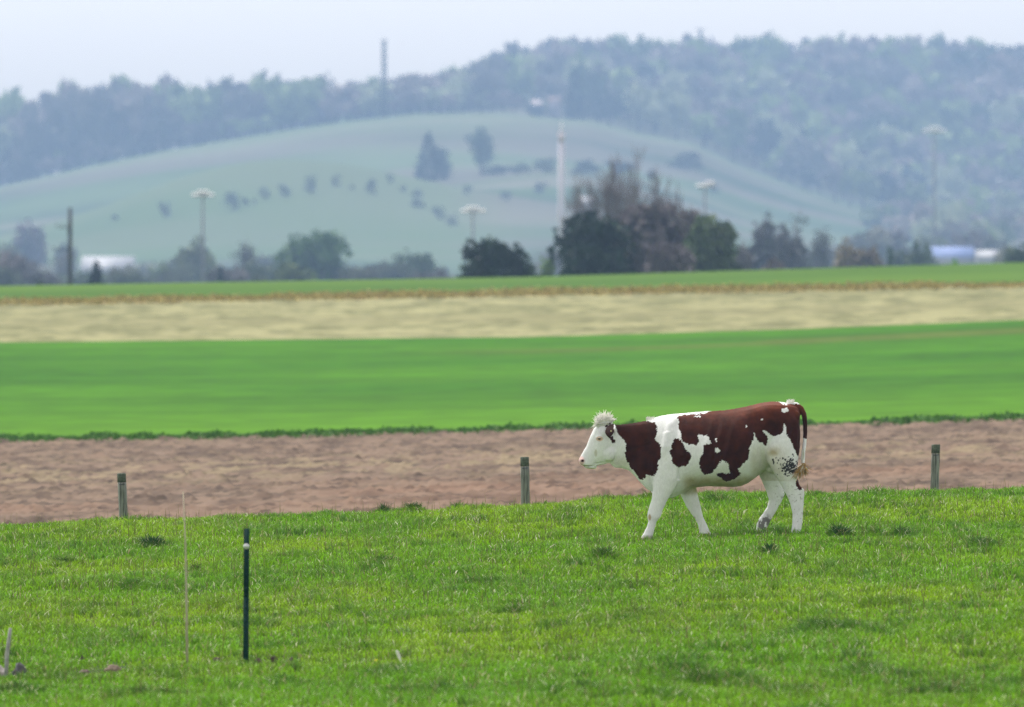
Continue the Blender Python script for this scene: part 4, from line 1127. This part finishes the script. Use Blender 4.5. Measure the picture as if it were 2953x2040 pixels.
# ragged hair line at the patch edges
jx = (vnoise(U / 13, W / 17, 1) - .5) * 15 + (vnoise(U / 6, W / 9, 3) - .5) * 9
jy = (vnoise(U / 15, W / 13, 2) - .5) * 15 + (vnoise(U / 7, W / 7, 4) - .5) * 9
u, w = U + jx, W + jy
P_NECK = [(420, 250), (480, 250), (560, 250), (640, 250), (705, 302), (715, 308), (760, 310), (800, 318), (808, 350), (818, 400), (805, 440), (792, 465), (800, 485), (835, 505), (852, 550), (855, 620), (850, 650), (825, 665), (820, 700), (822, 740), (815, 775), (795, 795), (780, 812), (740, 808), (715, 795), (705, 830), (680, 845), (655, 838), (630, 800), (600, 770), (575, 735), (555, 700), (540, 670), (525, 630), (515, 605), (530, 580), (528, 555), (530, 520), (500, 470), (478, 452), (460, 430), (445, 400), (438, 370), (420, 350)]
P_SH = [(985, 455), (1010, 455), (1030, 480), (1055, 510), (1070, 540), (1085, 565), (1110, 590), (1130, 620), (1128, 650), (1115, 665), (1110, 690), (1085, 715), (1050, 720), (1020, 735), (1000, 722), (985, 710), (965, 700), (950, 670), (942, 620), (922, 600), (945, 560), (955, 510), (965, 480)]
P_BACK = [(1010, 265), (1050, 250), (1120, 245), (1200, 240), (1250, 235), (1310, 212), (1440, 100), (1600, 90), (1850, 60), (1915, 120), (1955, 133), (1980, 155), (2050, 143), (2110, 150), (2300, 160), (2300, 462), (2190, 466), (2155, 458), (2150, 500), (2140, 560), (2130, 620), (2120, 640), (2100, 600), (2085, 560), (2080, 530), (2055, 500), (2040, 460), (2015, 430), (2010, 380), (2000, 335), (1985, 330), (1978, 360), (1970, 400), (1950, 430), (1920, 440), (1885, 440), (1850, 420), (1810, 390), (1790, 388), (1800, 410), (1830, 440), (1838, 480), (1820, 530), (1800, 525), (1795, 505), (1760, 500), (1740, 475), (1722, 440), (1718, 405), (1705, 400), (1710, 430), (1700, 480), (1680, 520), (1662, 550), (1665, 600), (1660, 640), (1640, 665), (1630, 685), (1605, 695), (1590, 730), (1560, 745), (1570, 770), (1590, 800), (1570, 810), (1535, 835), (1500, 850), (1465, 865), (1440, 855), (1400, 825), (1365, 810), (1360, 795), (1400, 785), (1440, 788), (1490, 785), (1475, 740), (1475, 700), (1440, 675), (1415, 665), (1385, 690), (1370, 720), (1365, 740), (1340, 750), (1330, 780), (1290, 798), (1250, 798), (1230, 770), (1210, 740), (1205, 710), (1200, 670), (1215, 640), (1240, 600), (1245, 550), (1240, 525), (1270, 515), (1315, 515), (1310, 490), (1290, 460), (1275, 430), (1268, 440), (1235, 435), (1205, 425), (1190, 430), (1200, 460), (1190, 510), (1180, 535), (1150, 520), (1110, 520), (1080, 510), (1060, 490), (1038, 480), (1035, 440), (1030, 400), (1015, 370), (1018, 320), (1010, 290)]
P_HOCK = [(2098, 850), (2125, 830), (2135, 870), (2165, 915), (2150, 938), (2112, 935), (2100, 895)]
P_CHEEK = [(372, 445), (405, 448), (432, 490), (425, 508), (402, 505), (385, 478)]
P_RUMPW = [(1905, 60), (1915, 122), (1960, 133), (1985, 153), (2045, 143), (2100, 152), (2092, 118), (2060, 80)]
brown = pip(u, w, P_NECK) | pip(u, w, P_SH) | pip(u, w, P_BACK)
brown &= ~pip(u, w, P_RUMPW)
for (a, b, ra, rb) in ((1357, 475, 9, 16), (1370, 572, 21, 24), (1998, 202, 30, 22), (1787, 288, 10, 8), (1640, 348, 7, 8), (1190, 262, 34, 7)):
    brown &= ~((((u - a) / ra)**2 + ((w - b) / rb)**2) < 1)
# legs that only lie behind the patches in the side view keep their own white coat
brown &= ~((W > 640) & (Yl > .02) & (U > 1700))
brown |= pip(u, w, P_HOCK) & near
brown |= pip(u, w, P_CHEEK)
ear = ((np.abs(Yl) > .122) | ((np.abs(Yl) > .078) & (W < 372))) & (U > 335) & (U < 450) & (W > 318) & (W < 480) & (U + W * .25 > 425)
inner = ear & (U > 419) & (W < 425)
brown = np.where(ear, ~inner, brown)
brown |= (((u - 375) / 38)**2 + ((w - 350) / 28)**2 < 1) & (np.abs(Yl) > .035) & (u < 425)
WH = np.array((.81, .83, .85)); BR = np.array((.042, .0095, .0042))
colr = np.tile(WH, (n, 1))
bf = np.zeros(n); bf[brown] = 1
cvar = fbm(U / 60, W / 60, 9, 3)
brc = BR[None] * (.45 + 1.1 * cvar[:, None])
# top light and reddish sheen painted into the brown along the back
topb = ss(370, 150, W + 90 * (fbm(U / 55, W / 40, 10, 3) - .5))
brc = brc * (1 + .8 * topb[:, None]) + topb[:, None] * np.array((.048, .014, .007))
# yellowish dirt on belly, flank, under neck; grass bounce and belly shade painted in
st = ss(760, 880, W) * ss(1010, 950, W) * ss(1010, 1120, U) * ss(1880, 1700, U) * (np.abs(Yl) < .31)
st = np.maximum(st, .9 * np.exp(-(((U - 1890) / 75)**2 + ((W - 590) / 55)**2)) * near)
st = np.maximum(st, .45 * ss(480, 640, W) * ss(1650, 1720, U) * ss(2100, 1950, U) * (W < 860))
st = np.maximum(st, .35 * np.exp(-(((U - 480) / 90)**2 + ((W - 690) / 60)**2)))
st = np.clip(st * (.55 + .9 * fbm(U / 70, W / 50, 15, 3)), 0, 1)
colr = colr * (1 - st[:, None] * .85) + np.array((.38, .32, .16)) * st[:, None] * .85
colr *= (.93 + .14 * fbm(U / 25, W / 25, 19, 3))[:, None]
brc[ear] = np.array((.026, .008, .004))
colr = colr * (1 - bf[:, None]) + brc * bf[:, None]
# pink muzzle, nostrils, eye rims
def blob(a, b, ra, rb, col_, k=1.0, mask=None):
    global colr
    f_ = np.clip(1.6 - 1.6 * (((U - a) / ra)**2 + ((W - b) / rb)**2), 0, 1) * k
    if mask is not None: f_ = f_ * mask
    colr = colr * (1 - f_[:, None]) + np.array(col_) * f_[:, None]
blob(112, 672, 42, 52, (.62, .36, .33), .75)
blob(128, 672, 17, 15, (.05, .015, .018), 1.0, np.abs(Yl) > .012)
blob(175, 722, 60, 5, (.12, .07, .05), .8)
blob(185, 742, 45, 7, (.55, .50, .38), .4)
blob(284, 468, 38, 26, (.66, .38, .24), .8, np.abs(Yl) > .05)
blob(250, 600, 16, 40, (.46, .42, .30), .6)
blob(747, 1192, 16, 34, (.42, .27, .12), .8, near)
blob(1165, 1205, 12, 18, (.35, .24, .14), .6, ~near)
# mud on the thigh and legs
rs_ = np.random.default_rng(12)
mud = np.zeros(n, bool)
for _ in range(270):
    a = 2040 + rs_.normal() * 38; b_ = 728 + rs_.normal() * 42; r1 = 4 + 8 * rs_.random() ** 2; th = rs_.random() * 3
    du = (U - a) * math.cos(th) + (W - b_) * math.sin(th); dw = -(U - a) * math.sin(th) + (W - b_) * math.cos(th)
    mud |= ((du / r1)**2 + (dw / (r1 * .7))**2 < 1)
for (a, b_, r1, r2) in ((1886, 662, 9, 13), (1893, 686, 7, 16), (1912, 640, 6, 7), (1935, 665, 6, 9), (1950, 646, 5, 6), (1925, 690, 5, 6)):
    mud |= (((U - a) / r1)**2 + ((W - b_) / r2)**2 < 1)
mud &= near & (Yl < -.08)
colr[mud] = np.array((.045, .045, .05)) * (.6 + .9 * vnoise(U / 8, W / 8, 27))[mud][:, None]
mk = (~near) & (U > 1700) & (U < 2000)
f_ = ss(1150, 1230, W + (U - 1860) * -.5) * mk * (fbm(U / 22, W / 22, 29, 2) > .44) * ss(1745, 1765, U)
colr = colr * (1 - .85 * f_[:, None]) + np.array((.09, .08, .075)) * .85 * f_[:, None]
f_ = (vnoise(U / 14, W / 14, 33) > .86) * (W > 900) * (U > 1900)
colr = colr * (1 - .5 * f_[:, None]) + np.array((.2, .19, .18)) * .5 * f_[:, None]
f_ = ss(1345, 1375, W) * .6
colr = colr * (1 - f_[:, None]) + np.array((.30, .27, .20)) * f_[:, None]
# small relief: neck folds, ribs, coat
dis = .005 * (fbm(U / 30, W / 45, 35, 3) - .5)
dis += .014 * np.exp(-(((U - 1800) / 55)**2 + ((W - 205) / 45)**2))
dis += .005 * np.sin(U / 17 + W / 60) * np.exp(-(((U - 1400) / 170)**2 + ((W - 480) / 150)**2))
dis -= .016 * np.exp(-((U - (735 + (W - 800) * .22)) / 9)**2) * ss(790, 840, W) * (W < 960)
dis -= .018 * np.exp(-((U - (1020 - (W - 740) * .05)) / 12)**2) * ss(700, 760, W) * (W < 850)
dis -= .013 * np.exp(-((W - (700 - (U - 250) * .12)) / 7)**2) * (U > 240) * (U < 400)
dis -= .010 * np.exp(-(((U - 1640) / 45)**2 + ((W - 330) / 60)**2))
dis -= .030 * np.exp(-(((U - 1715) / 45)**2 + ((W - 310) / 80)**2))
dis -= .018 * np.exp(-((U - (1012 - (W - 300) * .12)) / 26)**2) * ss(270, 340, W) * ss(640, 560, W)
dis += .014 * np.exp(-((U - (940 - (W - 300) * .25)) / 30)**2) * ss(270, 340, W) * ss(700, 560, W)
dis -= .014 * np.exp(-((U - (1760 + (W - 500) * .15)) / 24)**2) * ss(430, 520, W) * ss(760, 680, W)
dis += .010 * np.exp(-(((U - 1850) / 50)**2 + ((W - 600) / 60)**2))
dis -= .012 * np.exp(-((U - (2070 - (W - 300) * .02)) / 22)**2) * ss(280, 350, W) * ss(620, 520, W)
dis += .006 * np.sin(U / 15.5 + W / 70) * np.exp(-(((U - 1480) / 150)**2 + ((W - 620) / 130)**2))
dis -= .006 * np.exp(-((W - (560 - (U - 600) * .3)) / 14)**2) * (U > 560) * (U < 760)
dis -= .008 * np.exp(-((W - (722 + (U - 175) * .05)) / 5)**2) * (U > 120) * (U < 235)
co2 = co + no * dis[:, None]
cme.vertices.foreach_set('co', co2.astype(np.float32).ravel())
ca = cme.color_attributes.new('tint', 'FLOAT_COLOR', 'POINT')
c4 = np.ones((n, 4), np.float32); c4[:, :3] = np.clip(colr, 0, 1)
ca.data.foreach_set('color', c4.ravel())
cme.polygons.foreach_set('use_smooth', np.ones(len(cme.polygons), bool))
cme.update()
m, nt, b = new_mat('cow_coat')
a = nt.nodes.new('ShaderNodeAttribute'); a.attribute_name = 'tint'
tc = nt.nodes.new('ShaderNodeTexCoord'); mp = nt.nodes.new('ShaderNodeMapping'); mp.inputs['Scale'].default_value = (90, 90, 30)
nz = nt.nodes.new('ShaderNodeTexNoise'); nz.inputs['Scale'].default_value = 1; nz.inputs['Detail'].default_value = 4
bp = nt.nodes.new('ShaderNodeBump'); bp.inputs['Distance'].default_value = .004; bp.inputs['Strength'].default_value = .6
mr = nt.nodes.new('ShaderNodeMapRange'); mr.inputs[3].default_value = .85; mr.inputs[4].default_value = 1.15
mx = nt.nodes.new('ShaderNodeMix'); mx.data_type = 'RGBA'; mx.blend_type = 'MULTIPLY'; mx.inputs[0].default_value = 1
nt.links.new(tc.outputs['Object'], mp.inputs[0]); nt.links.new(mp.outputs[0], nz.inputs['Vector']); nt.links.new(nz.outputs['Fac'], bp.inputs['Height'])
nt.links.new(nz.outputs['Fac'], mr.inputs[0]); nt.links.new(a.outputs['Color'], mx.inputs[6]); nt.links.new(mr.outputs[0], mx.inputs[7])
nt.links.new(mx.outputs[2], b.inputs['Base Color']); nt.links.new(bp.outputs[0], b.inputs['Normal'])
b.inputs['Roughness'].default_value = .6; b.inputs['Specular IOR Level'].default_value = .05
b.inputs['Sheen Weight'].default_value = .03; b.inputs['Sheen Roughness'].default_value = .5
cme.materials.clear(); cme.materials.append(m)

cow = empty('cow', (cow_x, COW_D, cow_z), 'white and red-brown patched cow walking left across the pasture', 'cow')
tmp.parent = cow
M_EYE = simple('eye', (.012, .008, .008), .08, var=.1)
for s in (-1, 1):
    mb = MB(); mb.ellip(CP(283, 466, s * .094), (.017, .010, .012), 14, 10); link('eye', mb.mesh('eye', M_EYE, smooth=True), cow)
    mb = MB(); rings = []
    for u_ in np.linspace(-1, 1, 9):
        c_ = Vector(CP(283 + u_ * 20, 458 + abs(u_)**2 * 9, s * (.1035 - .006 * u_ * u_)))
        r_ = .0045 * (1.1 - u_ * u_) + .001
        rings.append([(c_.x, c_.y + math.cos(t_) * r_ * 1.3, c_.z + math.sin(t_) * r_) for t_ in np.linspace(0, math.tau, 8, endpoint=False)])
    mb.loft(rings); link('eyelid', mb.mesh('eyelid', simple('eyelid', (.68, .55, .48), .6, var=.1), smooth=True), cow)
# ear tag seen as a small pale mark inside the near ear
mb = MB(); mb.ellip(CP(390, 396, -.186), (.005, .004, .012), 10, 6); link('ear_tag', mb.mesh('ear_tag', simple('ear_tag', (.62, .58, .32), .5, var=.1), smooth=True), cow)
# hooves
M_HOOF = simple('hoof', (.18, .15, .12), .6, var=.3, scale=20)
for (u_, w_, y_) in ((705, 1432, -.165), (1272, 1398, .15), (2098, 1384, -.165), (1760, 1372, .14)):
    mb = MB()
    for s in (-1, 1):
        rings = []
        for (zz_, a_, b_, sh) in ((.0, .052, .025, -.012), (.03, .046, .023, -.004), (.055, .038, .020, .002)):
            c_ = Vector(CP(u_, w_, y_ + s * .025))
            rings.append([(c_.x + sh + math.cos(t_) * a_, c_.y + math.sin(t_) * b_, c_.z + zz_) for t_ in np.linspace(0, math.tau, 14, endpoint=False)])
        mb.loft(rings)
    link('hoof', mb.mesh('hoof', M_HOOF, smooth=True), cow)

def strands(name, roots, dirs, lens, width, cols, bend, seed, droop=0.0):
    rg_ = np.random.default_rng(seed); mb = MB(); cs = []
    for p, dv, L, c_ in zip(roots, dirs, lens, cols):
        p = Vector(p); dv = Vector(dv).normalized(); side_ = Vector((rg_.normal(), rg_.normal() * .6, rg_.normal())).normalized() * bend
        pts = [p, p + dv * L * .35 + side_ * L * .1, p + dv * L * .7 + side_ * L * .35 + Vector((0, 0, -droop * L * .3)), p + dv * L + side_ * L * .8 + Vector((0, 0, -droop * L))]
        mb.tube(pts, [width, width * .9, width * .6, width * .12], 4, cap=False)
        cs.append(np.tile(np.array(c_), (16, 1)))
    return link(name, mb.mesh(name, M_HAIR, colors=np.concatenate(cs)), cow)
rg_ = np.random.default_rng(5)
roots, dirs, lens, cols = [], [], [], []
for i in range(560):
    t_ = rg_.random(); a = rg_.random() * math.tau; rr = math.sqrt(rg_.random())
    u_ = 335 + math.cos(a) * rr * 72; y_ = math.sin(a) * rr * .07
    w_ = 300 - 30 * (1 - rr * rr) + 10 * rr * rr
    roots.append(CP(u_, w_, y_))
    fx = (u_ - 330) / 75
    dirs.append((fx * .75 + .1 + rg_.normal() * .22, y_ * 5 + rg_.normal() * .22, .95 - .35 * abs(fx) + rg_.normal() * .15))
    lens.append((.022 + .040 * rg_.random() ** 1.6) * (1.1 - .2 * abs(fx)))
    cols.append(np.array((.92, .91, .86)) * (.85 + .15 * rg_.random()))
for i in range(120):      # curls falling on the forehead
    roots.append(CP(255 + rg_.random() * 120, 300 + rg_.random() * 48, -.035 - .03 * rg_.random()))
    dirs.append((-.8 + rg_.normal() * .4, rg_.normal() * .5, .25 + rg_.normal() * .5)); lens.append(.025 + .03 * rg_.random()); cols.append(np.array((.90, .89, .84)) * (.8 + .2 * rg_.random()))
strands('poll_hair', roots, dirs, lens, .0048, cols, .75, 1, .16)
roots, dirs, lens, cols = [], [], [], []
for i in range(110):
    roots.append(CP(715 + rg_.random() * 85, 296 - rg_.random() * 14, rg_.normal() * .03)); dirs.append((.1 + rg_.normal() * .3, rg_.normal() * .3, .8)); lens.append(.014 + .018 * rg_.random()); cols.append((.8, .79, .75))
strands('withers_hair', roots, dirs, lens, .002, cols, .3, 2)
roots, dirs, lens, cols = [], [], [], []
for i in range(120):
    roots.append(CP(2015 + rg_.random() * 60, 132 + rg_.random() * 8, rg_.normal() * .03)); dirs.append((.25 + rg_.normal() * .25, rg_.normal() * .3, .7)); lens.append(.02 + .022 * rg_.random()); cols.append((.8, .79, .75))
strands('rump_hair', roots, dirs, lens, .0022, cols, .3, 3)
# white hair inside the near ear
roots, dirs, lens, cols = [], [], [], []
for s in (-1, 1):
    for i in range(60):
        roots.append(CP(412 + rg_.random() * 12, 368 + rg_.random() * 45, s * (.12 + .05 * rg_.random()))); dirs.append((.35 + rg_.normal() * .2, s * .2, -.7 + rg_.normal() * .3)); lens.append(.016 + .014 * rg_.random()); cols.append((.8, .8, .78))
strands('ear_hair', roots, dirs, lens, .0028, cols, .3, 4)
# tail switch
roots, dirs, lens, cols = [], [], [], []
for i in range(200):
    f0 = rg_.random()
    roots.append(CP(2158 + rg_.random() * 20, 690 + 50 * rg_.random(), -.20 + rg_.normal() * .012))
    if i < 60: dirs.append((.22 + rg_.normal() * .15, -.2 + rg_.normal() * .15, -.7 + rg_.normal() * .18)); L_ = .05 + .05 * rg_.random()
    else: dirs.append((-.55 + rg_.normal() * .13, -.50 + rg_.normal() * .1, -.70 + rg_.normal() * .13)); L_ = .09 + .06 * rg_.random()
    lens.append(L_)
    cols.append(np.array((.42, .27, .095) if rg_.random() < .78 else (.75, .70, .58)) * (.6 + .7 * rg_.random()))
strands('tail_switch', roots, dirs, lens, .0042, cols, .35, 6, .12)
roots, dirs, lens, cols = [], [], [], []
for i in range(90):      # loose white hairs along the lower tail
    roots.append(CP(2155 + rg_.random() * 18, 560 + 150 * rg_.random(), -.10 - .09 * rg_.random())); dirs.append((rg_.normal() * .12 - .05, 0, -1)); lens.append(.05 + .04 * rg_.random()); cols.append((.72, .71, .68))
strands('tail_hair', roots, dirs, lens, .0025, cols, .12, 8)


# ------------------------------------------------------------------ haze
def haze():
    m = bpy.data.materials.new('haze_air'); m.use_nodes = True
    nt = m.node_tree; nt.nodes.clear()
    o = nt.nodes.new('ShaderNodeOutputMaterial'); v = nt.nodes.new('ShaderNodeVolumePrincipled')
    v.inputs['Color'].default_value = (.41, .60, 1.0, 1)
    v.inputs['Density'].default_value = HAZE
    v.inputs['Anisotropy'].default_value = 0.0
    nt.links.new(v.outputs[0], o.inputs['Volume'])
    mb = MB(); lo = (-6500, -90, -5.0); hi = (6500, 5950, 165)
    c_ = [(a + b) / 2 for a, b in zip(lo, hi)]; h_ = [(b - a) / 2 for a, b in zip(lo, hi)]
    mb.box(c_, h_)
    return tag(link('haze', mb.mesh('haze', m)), kind='stuff')
HAZE = 0.000170
haze()
